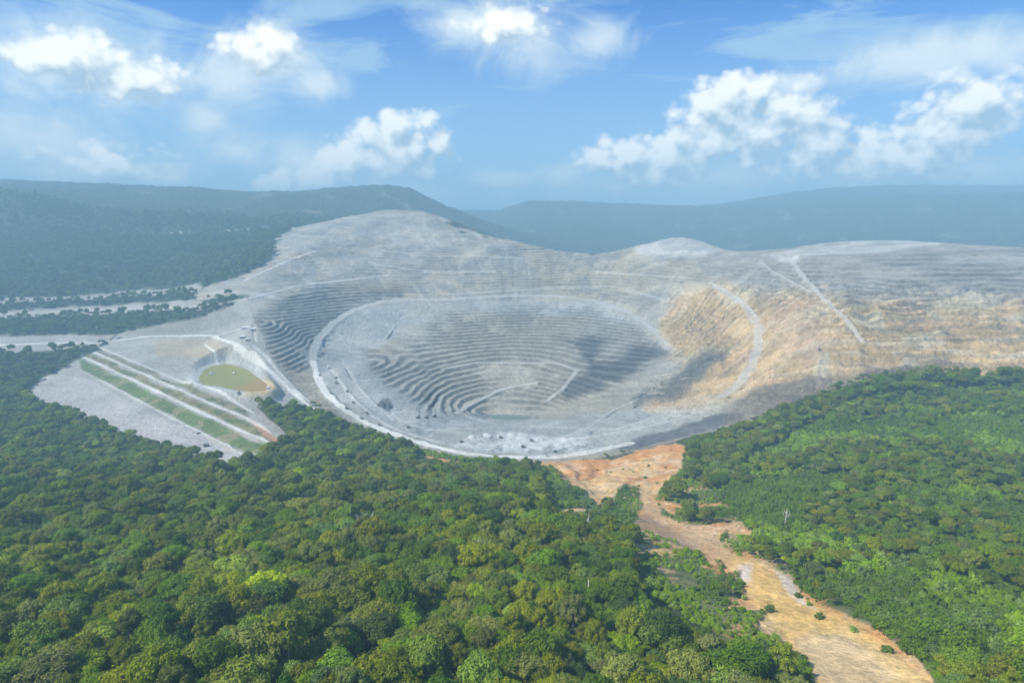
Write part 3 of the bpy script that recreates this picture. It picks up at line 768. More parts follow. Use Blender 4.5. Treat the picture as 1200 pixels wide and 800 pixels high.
KINDS = [  # name, tone words, leaf colour, R, z0, H, lobes, lobe_r, leaves, size, umbrella, share, pale trunk
 ('broadleaf_tree', 'dark green round-crowned', (.036, .070, .018), 5.4, 7.5, 6.0, 26, 1.75, 7000, .29, False, .27),
 ('broadleaf_tree', 'mid green lumpy-crowned', (.060, .105, .022), 5.0, 7.0, 5.2, 24, 1.6, 6600, .28, False, .25),
 ('broadleaf_tree', 'dull olive wide-crowned', (.076, .100, .026), 6.2, 8.0, 4.8, 30, 1.7, 7400, .29, False, .18),
 ('canopy_tree', 'tall grey-green feathery', (.070, .096, .042), 4.6, 9.5, 6.5, 22, 1.35, 6200, .26, False, .12),
 ('canopy_tree', 'bright yellow-green flat-topped', (.100, .150, .026), 5.4, 7.5, 4.0, 24, 1.5, 6400, .29, True, .09),
 ('canopy_tree', 'deep green narrow-crowned', (.030, .066, .024), 3.6, 8.0, 7.5, 20, 1.35, 5600, .28, False, .09),
]
KMESH = []
for i, (nm, tone, c, R, z0, H, nl, lr, nle, sz, um, sh) in enumerate(KINDS):
    KMESH.append((crown_mesh('crown', 11+i*7, R, z0, H, nl, lr, nle, sz, leaf_mat('leaves_'+tone.split()[0]+'_'+tone.split()[-1].replace('-', '_'), c), .72, um),
                  trunk_mesh('trunk', 50+i, z0+H*.45, .32, R, M_bark_pale if i in (3, 4) else M_bark)))

# where trees grow: a jittered lattice in world XY
rngT = np.random.default_rng(5)
SP_ = 5.0
xs = np.arange(-1500, 1500, SP_); ys = np.arange(120, 1120, SP_)
TX, TY = np.meshgrid(xs, ys)
TX = (TX + (np.arange(TX.shape[0]) % 2)[:, None]*SP_/2 + rngT.uniform(-.42, .42, TX.shape)*SP_).ravel()
TY = (TY + rngT.uniform(-.42, .42, TY.shape)*SP_).ravel()
keep = np.abs(TX) < (TY+60)*1.12
TX, TY = TX[keep], TY[keep]
TZ = ground_z(TX, TY)
TPX, TPY = project(TX, TY, TZ)
wood = look(m_grassfl*(1-m_hill), TX, TY) > .55
# keep crowns out of the pit: no tree whose foot is up against the rim seen from here
def inpoly(poly, x, y): return polysd(x, y, poly) > 0
SCRUB = [(750,640),(790,626),(812,645),(838,672),(846,712),(880,730),(905,760),(860,752),(800,722),(752,690)]
SCRUB2 = [(640,556),(668,562),(702,590),(706,603),(650,596)]
SCRUB3 = [(735,566),(752,572),(756,590),(748,612),(722,612),(714,600)]
CLEARING = [(500,524),(560,538),(650,540),(650,552),(560,552),(490,538)]
ROUGH_R = [(790,560),(860,548),(1000,470),(1300,440),(1300,800),(1080,800),(1000,725),(930,680),(900,655),(860,640),(885,622),(800,600)]
GRV = [(800,520),(850,505),(872,520),(868,560),(830,575),(800,560)]
scrub = inpoly(SCRUB, TPX, TPY) | inpoly(SCRUB2, TPX, TPY) | inpoly(SCRUB3, TPX, TPY) | inpoly(CLEARING, TPX, TPY)
rough_r = inpoly(ROUGH_R, TPX, TPY) & ~inpoly(GRV, TPX, TPY)
n_sc = fbm(TX, TY, 90, 3, 200)
rough_scrub = rough_r & ((n_sc < .50) | (rngT.random(len(TX)) < .35))
is_scrub = wood & (scrub | rough_scrub)
is_tree = wood & ~is_scrub
ORANGE_C = [(652,546),(720,540),(800,535),(798,548),(772,572),(768,584),(800,592),(790,598),(775,596),(805,614),(858,614),(876,622),(850,632),(880,652),(905,668),(930,692),(968,714),(1040,750),(1075,790),(1090,830),(985,830),(940,765),(915,748),(885,738),(892,720),(850,712),(872,695),(852,680),(842,655),(800,640),(760,622),(738,608),(745,575),(715,580),(690,570),(670,558)]
RIM_C = [(372,470),(400,491),(430,501),(470,514),(505,527),(556,537),(650,541),(800,514),(850,499),(905,478),(968,455),(968,430),(650,470),(372,440)]
BANK_C = [(488,528),(520,535),(556,540),(560,545),(520,543),(490,537)]
ts_ = .9
nearrim = look(np.clip(m_pit, 0, 1), TX, TY+18) > .5
nearor = (look(m_orange, TX, TY+7) > .5) | (look(m_orange, TX-5, TY) > .5) | (look(m_orange, TX+5, TY) > .5)
ts = np.clip(rngT.lognormal(0, .27, len(TX)), .55, 1.75)*(.54 + .38*fbm(TX, TY, 80, 3, 211))
ts = np.where(nearrim | nearor, ts*.6, ts)
ts *= np.where(rough_r, .75, 1.0)
hide = np.zeros(len(TX), bool)
for hh in (3, 7, 11, 14):
    for dx in (-5, 0, 5):
        qx, qy = project(TX+dx*ts, TY, TZ+hh*ts)
        near_ = (TPY > 470) & (TPX > 250) & (TPX < 1150) & wood
        for pl in (ORANGE_C, RIM_C, BANK_C, SCRUB, SCRUB2, SCRUB3):
            hide[near_] |= inpoly(pl, qx[near_], qy[near_])
for hh in (6, 10, 14):
    hide |= (look(m_orange, TX+.95*hh*ts*.97, TY+.31*hh*ts*.97) > .5) & (TPX > 690) & (TPY > 560)
is_tree &= ~hide
gap = fbm(TX, TY, 26, 3, 201) < .33
is_tree &= ~(gap & (rngT.random(len(TX)) < .7))
kshare = np.cumsum([k[-1] for k in KINDS]); kshare /= kshare[-1]
# kinds come in patches
kv = (fbm(TX, TY, 60, 3, 210)-.5)*.9 + rngT.random(len(TX))
kv = np.argsort(np.argsort(kv))/len(kv)*.45 + rngT.random(len(TX))*.55
tk = np.searchsorted(kshare, np.clip(kv, 0, .999))
tr_ = rngT.uniform(0, 6.283, len(TX))
dist = np.sqrt(TX**2 + TY**2 + (TZ-CAMZ)**2)
size_px = ts*10*F_PX/dist
TPXc, TPYc = project(TX, TY, TZ+10*ts)
inview = is_tree & (TPXc > -15) & (TPXc < 1215) & (TPYc < 822)

def place_label(x, y):
    """where in the near forest a tree stands, by what it is beside"""
    if x > 905: return 'on the green slope right of the ochre gully'
    if x > 660: return 'between the forest and the ochre gully, near the bottom edge'
    if x > 440: return 'in the dense forest along the middle of the bottom edge'
    if x > 232: return 'in the dark forest towards the lower left'
    return 'at the far left end of the near forest'
protos = {}
order = np.argsort(-size_px)
count = {'broadleaf_tree': 0, 'canopy_tree': 0}
single = np.zeros(len(TX), bool)
for i in order:
    if not inview[i] or TPY[i] < 560: continue
    nm = KINDS[tk[i]][0]
    if count[nm] >= 290: continue
    count[nm] += 1; single[i] = True
    lbl = KINDS[tk[i]][1] + ' tree ' + place_label(TPX[i], TPY[i])
    grp = 'rainforest trees on the near slope'
    h1, h2, h3 = ((i*7919) % 97)/97, ((i*104729) % 89)/89, ((i*1299709) % 83)/83
    sc3 = (ts[i]*(.78+.45*h2), ts[i]*(.78+.45*h3), ts[i]*(.78+.5*h1))
    loc = (TX[i], TY[i], TZ[i])
    if tk[i] not in protos:
        r = empty(nm, loc, lbl, nm.replace('_', ' '), grp, tr_[i], sc3)
        cr = bpy.data.objects.new('crown', KMESH[tk[i]][0]); tr0 = bpy.data.objects.new('trunk', KMESH[tk[i]][1])
        for o in (cr, tr0): COL.objects.link(o); o.parent = r
        KIDS[r.name] = [cr, tr0]; protos[tk[i]] = r
    else:
        copy_thing(protos[tk[i]], loc, tr_[i], sc3, lbl, grp)

# shrubs: one of a kind, then some on their own along the gully
M_shrub = [leaf_mat('leaves_shrub_fresh', (.085, .150, .028), .02, .4), leaf_mat('leaves_shrub_dark', (.050, .092, .028), .02, .4)]
SH = [crown_mesh('foliage', 301, 2.0, .3, 1.5, 11, .85, 800, .26, M_shrub[0], .8), crown_mesh('foliage', 302, 2.3, .3, 2.4, 12, .95, 900, .28, M_shrub[1], .8)]
def stem_mesh(seed):
    mb = MB(); rg = random.Random(seed)
    for k in range(4):
        a = rg.uniform(0, 6.28); mb.tube([(0, 0, -.5), (math.cos(a)*.3, math.sin(a)*.3, .6), (math.cos(a)*1.0, math.sin(a)*1.0, 1.5)], [.09, .07, .03], 5)
    me = bpy.data.meshes.new('stem'); me.from_pydata(mb.v, [], mb.f); me.materials.append(M_bark); return me
ST = [stem_mesh(1), stem_mesh(2)]
SHP = [(806,560,.9,0),(786,572,.8,1),(812,583,.7,1),(849,628,1.1,1),(846,632,.8,1),(770,566,.8,0),(756,560,.9,1),(742,552,.7,0),(730,549,.6,1),(716,552,.6,1),(772,590,.6,1),(800,598,.7,0),
       (872,700,.9,0),(862,706,.8,0),(868,682,.9,1),(858,690,.9,0),(880,742,1.0,0),(902,756,1.0,0),(914,762,.8,0),(936,696,.9,1),(948,706,.8,0),(960,722,.9,1),(506,538,.8,1),(530,543,.9,1),(552,546,.8,0),
       (760,545,.7,1),(748,569,.8,0),(780,548,.6,1),(700,548,.5,1),(1000,738,1.0,0),(1040,760,1.0,1)]
shp = {}
def shrub_label(px, py, k):
    t = 'fresh green' if k == 0 else 'dark green'
    if py < 548 and px < 600: return t + ' low shrub on the orange bank below the pit road'
    if py < 600: return t + ' low shrub on the upper orange clearing'
    if px > 925: return t + ' low shrub right of the lower ochre gully'
    return t + ' low shrub on the left edge of the lower ochre gully' if px > 853 else t + ' low shrub beside the dusty middle of the gully'
for px, py, s_, k in SHP:
    x, y_, _ = hit(px, py); z = float(ground_z(x, y_)[0])
    lbl = shrub_label(px, py, k)
    if k not in shp:
        r = empty('shrub', (x, y_, z), lbl, 'shrub', 'shrubs along the bare soil', random.random()*6, s_*.9)
        f_ = bpy.data.objects.new('foliage', SH[k]); g_ = bpy.data.objects.new('stem', ST[k])
        for o in (f_, g_): COL.objects.link(o); o.parent = r
        KIDS[r.name] = [f_, g_]; shp[k] = r
    else: copy_thing(shp[k], (x, y_, z), px*1.7, s_*.9, lbl, 'shrubs along the bare soil')

# the rest of the forest and the scrub: one mass each, geometry nodes instances
def scatter(name, X, Y, Zz, sx, rot, kind, srcs):
    me = bpy.data.meshes.new(name)
    me.vertices.add(len(X)); me.vertices.foreach_set('co', np.stack([X, Y, Zz], 1).astype(np.float32).ravel())
    for an, arr, ty in (('rot', rot, 'FLOAT'), ('kind', kind, 'INT')):
        a = me.attributes.new(an, ty, 'POINT'); a.data.foreach_set('value', np.asarray(arr, np.int32 if ty == 'INT' else np.float32))
    rg = np.random.default_rng(len(X))
    sv = np.stack([sx*rg.uniform(.78, 1.25, len(X)), sx*rg.uniform(.78, 1.25, len(X)), sx*rg.uniform(.75, 1.35, len(X))], 1).astype(np.float32)
    a = me.attributes.new('scl', 'FLOAT_VECTOR', 'POINT'); a.data.foreach_set('vector', sv.ravel())
    o = bpy.data.objects.new(name, me); COL.objects.link(o); o['kind'] = 'stuff'
    g = bpy.data.node_groups.new(name+'_nodes', 'GeometryNodeTree')
    g.interface.new_socket('Geometry', in_out='INPUT', socket_type='NodeSocketGeometry')
    g.interface.new_socket('Geometry', in_out='OUTPUT', socket_type='NodeSocketGeometry')
    nd, ln = g.nodes, g.links
    gi = nd.new('NodeGroupInput'); go = nd.new('NodeGroupOutput')
    mp = nd.new('GeometryNodeMeshToPoints'); ln.new(gi.outputs[0], mp.inputs[0])
    jn = nd.new('GeometryNodeJoinGeometry')
    def attr(nm_, ty):
        a = nd.new('GeometryNodeInputNamedAttribute'); a.data_type = ty; a.inputs[0].default_value = nm_
        return a.outputs[0]
    ar = attr('rot', 'FLOAT'); asx = attr('scl', 'FLOAT_VECTOR'); ak = attr('kind', 'INT')
    cx = nd.new('ShaderNodeCombineXYZ'); ln.new(ar, cx.inputs[2])
    for k, src in enumerate(srcs):
        oi = nd.new('GeometryNodeObjectInfo'); oi.transform_space = 'ORIGINAL'; oi.inputs['Object'].default_value = src
        oi.inputs['As Instance'].default_value = True
        ip = nd.new('GeometryNodeInstanceOnPoints'); ln.new(mp.outputs[0], ip.inputs['Points'])
        cmp_ = nd.new('FunctionNodeCompare'); cmp_.data_type = 'INT'; cmp_.operation = 'EQUAL'
        ins = [s for s in cmp_.inputs if s.type == 'INT']
        ln.new(ak, ins[0]); ins[1].default_value = k
        ln.new(cmp_.outputs[0], ip.inputs['Selection'])
        ln.new(oi.outputs['Geometry'], ip.inputs['Instance'])
        ln.new(cx.outputs[0], ip.inputs['Rotation']); ln.new(asx, ip.inputs['Scale'])
        ln.new(ip.outputs[0], jn.inputs[0])
    ln.new(jn.outputs[0], go.inputs[0])
    md = o.modifiers.new('scatter', 'NODES'); md.node_group = g
    return o
rest = is_tree & ~single
crown_src = [KIDS[protos[k].name][0] for k in range(len(KINDS))]
fo = scatter('forest', TX[rest], TY[rest], TZ[rest], ts[rest], tr_[rest], tk[rest], crown_src)
# scrub: denser lattice of small plants
SP2 = 3.0
xs = np.arange(-200, 900, SP2); ys = np.arange(150, 900, SP2)
UX, UY = np.meshgrid(xs, ys); UX = (UX + rngT.uniform(-.5, .5, UX.shape)*SP2).ravel(); UY = (UY + rngT.uniform(-.5, .5, UY.shape)*SP2).ravel()
kk = np.abs(UX) < (UY+60)*1.1; UX, UY = UX[kk], UY[kk]
UZ = ground_z(UX, UY); UPX, UPY = project(UX, UY, UZ)
uw = look(m_grassfl*(1-m_hill), UX, UY) > .5
un = fbm(UX, UY, 90, 3, 200)
us = uw & (inpoly(SCRUB, UPX, UPY) | inpoly(SCRUB2, UPX, UPY) | inpoly(SCRUB3, UPX, UPY) | inpoly(CLEARING, UPX, UPY) | (inpoly(ROUGH_R, UPX, UPY) & ~inpoly(GRV, UPX, UPY) & (un < 2)))
SIDE = [(640,545),(720,540),(806,545),(900,640),(1010,720),(1110,810),(880,810),(840,730),(740,650),(690,600)]
in_side = inpoly(SIDE, UPX, UPY)
us |= uw & in_side
in_hole = inpoly([(846,664),(872,664),(872,694),(856,704),(852,722),(822,704),(806,656)], UPX, UPY) | inpoly(ORANGE_HOLE, UPX, UPY)
us &= ~(in_side & (fbm(UX, UY, 24, 3, 230) < .45))
us |= uw & in_hole
us &= rngT.random(len(UX)) < .9
sh_src = [KIDS[shp[k].name][0] for k in (0, 1)]
uk = (fbm(UX, UY, 55, 3, 220) > np.where(inpoly(SCRUB, UPX, UPY), .62, .50)).astype(int)
scatter('undergrowth', UX[us], UY[us], UZ[us]-.2, np.where(in_hole[us], .45, np.where(in_side[us], .55, 1.0))*(.5 + 1.5*rngT.random(us.sum())**2*fbm(UX[us], UY[us], 40, 2, 221)*1.9), rngT.uniform(0, 6.28, us.sum()), uk[us], sh_src)

# trees on the far blue hillside left of the pit
HX = rngT.uniform(-2900, -420, 26000); HY = rngT.uniform(1105, 2650, 26000)
hm = (look(m_grassfl, HX, HY) > .5) & (look(m_road, HX, HY) < .1)
HX, HY = HX[hm], HY[hm]
scatter('hillside_woods', HX, HY, ground_z(HX, HY)-5, rngT.uniform(.7, 1.4, len(HX)), rngT.uniform(0, 6.28, len(HX)), rngT.choice([0, 5], len(HX)), crown_src)

# ------------------------------------------------------------------ single trees that stand out
def at(px, py):
    x, y_, _ = hit(px, py); return x, y_, float(ground_z(x, y_)[0])
NOTABLE = [  # px, py of the foot, kind, scale, label
 (575,556,0,1.25,'tallest round dark tree standing against the pale pit road'),
 (594,555,5,1.2,'narrow dark tree right of the tallest round one, against the pit road'),
 (561,553,2,.85,'bushy olive tree just left of the tallest round one at the rim'),
 (618,556,3,.8,'thin feathery tree at the right end of the rim clump'),
 (468,528,5,1.0,'lone tall tree rising above the forest edge into the pit road'),
 (613,585,4,1.0,'bright yellow-green tree below the rim clump in the mid forest'),
]
for px, py, k, s_, lb in NOTABLE:
    copy_thing(protos[k], at(px, py), px*.7, s_, lb, 'rainforest trees on the near slope')
# umbrella-topped palms on the orange bank
M_palm = leaf_mat('leaves_palm', (.060, .095, .035), .01, .3)
def palm(loc, h, label, rz):
    r = empty('palm_tree', loc, label, 'palm tree', 'palms on the orange bank', rz)
    t = MB().tube([(0, 0, -1), (.15, 0, h*.4), (.1, .1, h*.75), (0, .1, h)], [.24, .19, .15, .12], 8).build('trunk', M_bark_pale, r, True)
    rg = np.random.default_rng(int(h*100)); V = []; Fq = []
    for k in range(15):
        a = k*2.4; L = rg.uniform(2.4, 3.3); lift = rg.uniform(-.1, .9)
        prev = None
        for i in range(6):
            s = i/5; rr = L*s; z = h + lift*math.sin(s*2.2)*1.3 - 1.7*s*s; wv = .38*math.sin(math.pi*min(.96, s+.12))+.05
            cx, cy_ = math.cos(a)*rr, math.sin(a)*rr; nx, ny = -math.sin(a)*wv, math.cos(a)*wv
            b = len(V); V += [(cx+nx, cy_+ny+.1, z-.12), (cx, cy_+.1, z+.06), (cx-nx, cy_-ny+.1, z-.12)]
            if i: Fq += [(b-3, b-2, b+1, b), (b-2, b-1, b+2, b+1)]
    o = bpy.data.objects.new('crown', mesh_np('crown', V, Fq, M_palm)); COL.objects.link(o); o.parent = r
    return r
palm(at(546,548), 10.0, 'palm with a round top alone on the orange bank, nearer the rim clump', 0)
palm(at(525,545), 8.5, 'shorter palm on the orange bank left of the taller palm', 1)
# bleached dead trees
def snag(name_loc, h, lean, label, seed, spread_=.45):
    r = empty('dead_tree', name_loc, label, 'dead tree', 'bleached dead trees')
    rg = random.Random(seed)
    top = (lean[0]*h, lean[1]*h, h)
    MB().tube([(0, 0, -1), (lean[0]*h*.3, lean[1]*h*.3, h*.35), (lean[0]*h*.65, lean[1]*h*.65, h*.7), top], [.45, .38, .28, .12], 8).build('trunk', M_dead, r, True)
    mb = MB()
    for k in range(13):
        t = .45 + .5*k/13; a = k*2.4
        b = Vector((lean[0]*h*t, lean[1]*h*t, h*t)); L = h*spread_*(1.15-t)*1.5
        e = b + Vector((math.cos(a)*L, math.sin(a)*L, L*.75)); mid = (b+e)/2 + Vector((0, 0, -.12*L))
        mb.tube([b, mid, e], [.20, .13, .05], 6)
        for q in range(3):
            b2 = mid.lerp(e, .2+.3*q); a2 = a + rg.uniform(-1.2, 1.2)
            e2 = b2 + Vector((math.cos(a2), math.sin(a2), rg.uniform(.3, 1.0)))*L*.4
            mb.tube([b2, e2], [.09, .03], 5)
    mb.build('branches', M_dead, r)
    return r
M_dead = plain('bleached_wood', (.62, .57, .50), .85, 0, .25, 1.5)
snag(at(427,634), 17, (.02, .02), 'bare whitish dead tree with spread branches in the mid forest', 3, .55)
snag(at(686,628), 15, (.16, .1), 'leaning pale bare trunk near the narrow orange track', 4, .12)
snag(at(688,716), 16, (.02, .0), 'upright pale dead trunk in the forest above the bottom edge', 5, .10)
snag(at(920,614), 12, (.05, .0), 'small pale bare tree on the green slope right of the gully', 6, .25)

# ------------------------------------------------------------------ water
def water(name, poly, z, c_a, c_b, label, x_from, x_to):
    m, t = new_mat(name+'_water'); N = NT(t)
    pos = N.n('ShaderNodeNewGeometry').outputs['Position']
    sp = N.n('ShaderNodeSeparateXYZ'); N.l(pos, sp.inputs[0])
    w = N.m('MULTIPLY_ADD', N.m('SUBTRACT', N.noise(pos, .05, 4, .6), .5), 30.0, sp.outputs[0])
    k = N.ss(w, x_from, x_to)
    cc = N.mix(k, c_a, c_b)
    cc = N.mix(N.m('MULTIPLY', N.noise(pos, .12, 4, .6), .35), cc, tuple(v*1.5 for v in c_a))
    p = N.n('ShaderNodeBsdfPrincipled'); N.l(cc, p.inputs['Base Color'])
    p.inputs['Roughness'].default_value = .35; p.inputs['Specular IOR Level'].default_value = .12
    b = N.n('ShaderNodeBump'); b.inputs['Strength'].default_value = .12; b.inputs['Distance'].default_value = .3
    N.l(N.noise(pos, .8, 3, .5), b.inputs['Height']); N.l(b.outputs[0], p.inputs['Normal'])
    o_ = N.n('ShaderNodeOutputMaterial'); N.l(p.outputs[0], o_.inputs[0])
    c = np.mean(poly, 0); big = [tuple(c + (np.array(q)-c)*1.06) for q in poly]
    o = MB().add([(x, y_, z) for x, y_ in big], [tuple(range(len(big)))]).build(name, m)
    if o.data.polygons[0].normal.z < 0: o.data.flip_normals()
    o['kind'] = 'structure'
    return o
pxs = [p[0] for p in pond_poly]
water('pond_water', pond_poly, pond_z, (.235, .22, .045), (.33, .185, .045), '', max(pxs)-62, max(pxs)-34)
water('pit_water', pud_poly, pud_z, (.13, .165, .125), (.15, .165, .12), '', 0, 50)

# ------------------------------------------------------------------ vehicles and plant
M_dark = plain('dark_truck_paint', (.12, .12, .115), .8, 0, .3)
M_bed = plain('worn_steel_bed', (.17, .165, .155), .8, 0, .4)
M_yel = plain('dusty_yellow_paint', (.30, .22, .06), .6, 0, .3)
M_tyre = plain('tyre_rubber', (.022, .022, .022), .9, 0, .3)
M_glass = plain('cab_glass', (.03, .04, .05), .15, 0, .1)
M_white = plain('white_paint', (.72, .72, .70), .5, 0, .12)
M_roof = plain('pale_sheet_roof', (.62, .63, .62), .5, .1, .15)
M_conc = plain('weathered_concrete', (.36, .35, .33), .9, 0, .3)
M_steel = plain('grey_steel', (.22, .23, .24), .5, .5, .25)
def wheel_mb(c, r, w):
    mb = MB(); k = 12; vs = []
    for sgn in (-1, 1):
        for j in range(k):
            t = 2*math.pi*j/k; vs.append((c[0]+r*math.cos(t), c[1]+sgn*w/2, c[2]+r*math.sin(t)))
    fs = [(j, (j+1) % k, k+(j+1) % k, k+j) for j in range(k)] + [tuple(range(k)), tuple(range(k, 2*k))[::-1]]
    return mb.add(vs, fs)
def haul_truck(loc, rz, label):
    r = empty('haul_truck', loc, label, 'truck', 'haul trucks at the mine', rz, .6)
    kids = []
    kids.append(MB().box((0, 0, 1.35), (8.0, 2.2, .6)).box((3.6, 0, 1.6), (1.0, 3.6, 1.2)).build('chassis', M_dark, r))
    bd = MB()
    bd.add([(-4.4, -1.9, 2.4), (1.9, -1.9, 2.0), (1.9, 1.9, 2.0), (-4.4, 1.9, 2.4), (-4.9, -2.3, 4.0), (2.1, -2.3, 4.2), (2.1, 2.3, 4.2), (-4.9, 2.3, 4.0)],
           [(3,2,1,0),(0,1,5,4),(1,2,6,5),(2,3,7,6),(3,0,4,7)])
    bd.add([(-4.2, -1.8, 2.5), (1.8, -1.8, 2.1), (1.8, 1.8, 2.1), (-4.2, 1.8, 2.5)], [(0,1,2,3)])
    bd.box((3.0, 0, 4.3), (2.2, 4.4, .14))
    kids.append(bd.build('dump_bed', M_bed, r))
    kids.append(MB().box((3.1, .8, 3.0), (1.5, 1.9, 1.7), .92).build('cab', M_yel, r))
    for x, w in ((2.9, .9), (-2.4, 1.5)):
        for sg in (-1, 1):
            kids.append(wheel_mb((x, sg*1.75, 1.1), 1.1, w).build('wheel', M_tyre, r))
    KIDS[r.name] = kids
    return r
TR = [  # px, py, heading, label
 (378,414,1.2,'topmost haul truck where the haul road leaves the benched left wall'),
 (386,432,-1.0,'haul truck at the head of the inner berm line left of the pit floor'),
 (375,440,1.6,'haul truck beside the upper end of the white berm'),
 (394,442,-1.0,'upper of two close haul trucks on the inner berm'),
 (394,449,-1.0,'lower of two close haul trucks on the inner berm'),
 (407,459,-.9,'haul truck midway down the inner berm'),
 (388,461,2.2,'haul truck at the bend of the white berm'),
 (414,471,-.8,'haul truck low on the inner berm left of the dark ore heap'),
 (406,479,2.3,'haul truck between the white berm and the inner berm'),
 (430,485,-.6,'haul truck at the lower end of the inner berm'),
 (424,491,2.5,'haul truck on the outer lane just above the forest edge'),
 (445,499,2.6,'haul truck left of the lone tree on the rim road'),
 (479,501,.2,'haul truck on the grey floor below the three drill rigs'),
 (541,518,.4,'haul truck left of the white spoil on the near pit floor'),
 (587,513,.1,'haul truck on white spoil above the tallest rim tree'),
 (613,523,.5,'haul truck nearest the rim on the white spoil'),
 (623,517,-.3,'rightmost haul truck on the white spoil'),
 (651,530,.3,'haul truck on the pale rim road above the orange soil'),
 (960,409,1.4,'lone haul truck high on the ochre wall'),
 (455,437,.8,'haul truck by the cut face of the inner pit'),
 (744,477,.4,'haul truck on the grey floor below the dark patch painted as cloud shadow'),
]
first = None
for px, py, rz, lb in TR:
    p = at(px, py); p = (p[0], p[1], p[2]+.05)
    if first is None: first = haul_truck(p, rz, lb)
    else: copy_thing(first, p, rz, .6, lb)
# drill rigs
def drill(loc, rz, label):
    r = empty('drill_rig', loc, label, 'drill rig', 'drill rigs on the pit floor', rz)
    kids = [MB().box((0, -1.3, .5), (5.5, .8, 1.0)).box((0, 1.3, .5), (5.5, .8, 1.0)).build('tracks', M_tyre, r),
            MB().box((-.6, 0, 1.9), (5.2, 2.8, 1.8)).build('body', M_dark, r),
            MB().box((1.4, .9, 3.2), (1.3, 1.2, 1.4), .9).build('cab', M_glass, r)]
    mb = MB()
    for dx, dy in ((-.45, -.45), (.45, -.45), (.45, .45), (-.45, .45)): mb.tube([(2.6+dx, dy, .6), (2.6+dx, dy, 13)], [.12, .12], 5)
    for k in range(8): mb.tube([(2.15, -.45, 1.5+k*1.5), (3.05, -.45, 2.6+k*1.5)], [.07, .07], 4); mb.tube([(2.15, .45, 2.6+k*1.5), (3.05, .45, 1.5+k*1.5)], [.07, .07], 4)
    mb.box((2.6, 0, 13.2), (1.4, 1.3, .5))
    kids.append(mb.build('mast', M_steel, r)); KIDS[r.name] = kids
    return r
d0 = drill(at(490,490), .4, 'left drill rig of three in a row on the grey floor')
copy_thing(d0, at(500,489), .3, 1.0, 'middle drill rig of three in a row on the grey floor')
copy_thing(d0, at(509,488), .5, 1.0, 'right drill rig of three in a row on the grey floor')
# light pickup on the rim road
def pickup(loc, rz, label, mat, cat='pickup'):
    r = empty('pickup_truck', loc, label, cat, None, rz)
    kids = [MB().box((0, 0, .85), (5.4, 1.9, .6)).box((1.7, 0, 1.2), (1.9, 1.8, .35), .95).box((-1.6, -.9, 1.35), (2.1, .1, .5)).box((-1.6, .9, 1.35), (2.1, .1, .5)).box((-2.62, 0, 1.35), (.1, 1.8, .5)).build('body', mat, r),
            MB().box((.2, 0, 1.65), (2.0, 1.7, .85), .8).build('cab', M_glass, r)]
    kids.append(MB().box((.2, 0, 2.12), (1.5, 1.3, .08)).build('roof', mat, r))
    for x in (1.7, -1.6):
        for sg in (-1, 1): kids.append(wheel_mb((x, sg*.88, .42), .42, .28).build('wheel', M_tyre, r))
    KIDS[r.name] = kids
    return r
pickup(at(641,535), .2, 'white pickup parked on the pale rim road', M_white)
pickup(at(233,508), .2, 'dark pickup on the track above the grey yard', M_dark)
copy_thing(first, at(242,523), .3, .8, 'dark truck standing alone in the pale grey yard', 'haul trucks at the mine')
# pump barge on the pond
def barge(px, py):
    d = ray(px, py); t = (pond_z-CAMZ)/d[2]
    r = empty('pump_barge', (d[0]*t, d[1]*t, pond_z), 'small white pump barge floating on the green pond', 'barge', None, .4)
    MB().box((0, -1.8, .3), (8.5, 1.2, 1.0), .95).box((0, 1.8, .3), (8.5, 1.2, 1.0), .95).box((0, 0, .95), (8.0, 4.6, .25)).build('hull', M_white, r)
    MB().box((-1.2, 0, 2.1), (3.4, 3.0, 2.0)).build('cabin', M_white, r)
    MB().box((-1.2, 0, 3.2), (3.9, 3.5, .16)).build('roof', M_roof, r)
    MB().tube([(2.4, 0, 1.1), (2.4, 0, 2.2), (4.2, 0, 2.2), (5.5, 0, .2)], [.25, .25, .25, .25], 8).build('pipe', M_steel, r)
barge(248, 438)
# sheds and tanks
def shed(loc, rz, L, Wd, H, label, mat=None):
    r = empty('shed', loc, label, 'shed', 'mine sheds on the shelf', rz)
    MB().box((0, 0, H/2-.5), (L, Wd, H+1)).build('wall', M_conc, r)
    rf = MB()
    a, b = L/2+.5, Wd/2+.6
    rf.add([(-a, -b, H-.1), (a, -b, H-.1), (a, 0, H+Wd*.2), (-a, 0, H+Wd*.2), (-a, b, H-.1), (a, b, H-.1)], [(0,1,2,3),(3,2,5,4),(0,3,4),(1,5,2),(0,4,5,1)])
    rf.build('roof', mat or M_roof, r)
    MB().box((0, -Wd/2-.03, H*.35), (L*.22, .1, H*.7)).build('door', M_steel, r)
    return r
shed(at(289,384), .25, 15, 7, 4, 'long white-roofed shed at the top of the shelf', M_white)
shed(at(296,386), .2, 9, 6, 4, 'grey-roofed shed beside the long white-roofed one')
shed(at(284,396), .35, 9, 5, 3.5, 'left shed of the lower pair by the haul road', M_white)
shed(at(290,399), .3, 7, 5, 3.5, 'right shed of the lower pair by the haul road')
shed(at(315,464), -.25, 5, 3, 3, 'small bright-roofed hut at the pond outlet', M_white)
shed(at(274,431), -.6, 5, 4, 3, 'small hut on the far bank of the green pond')
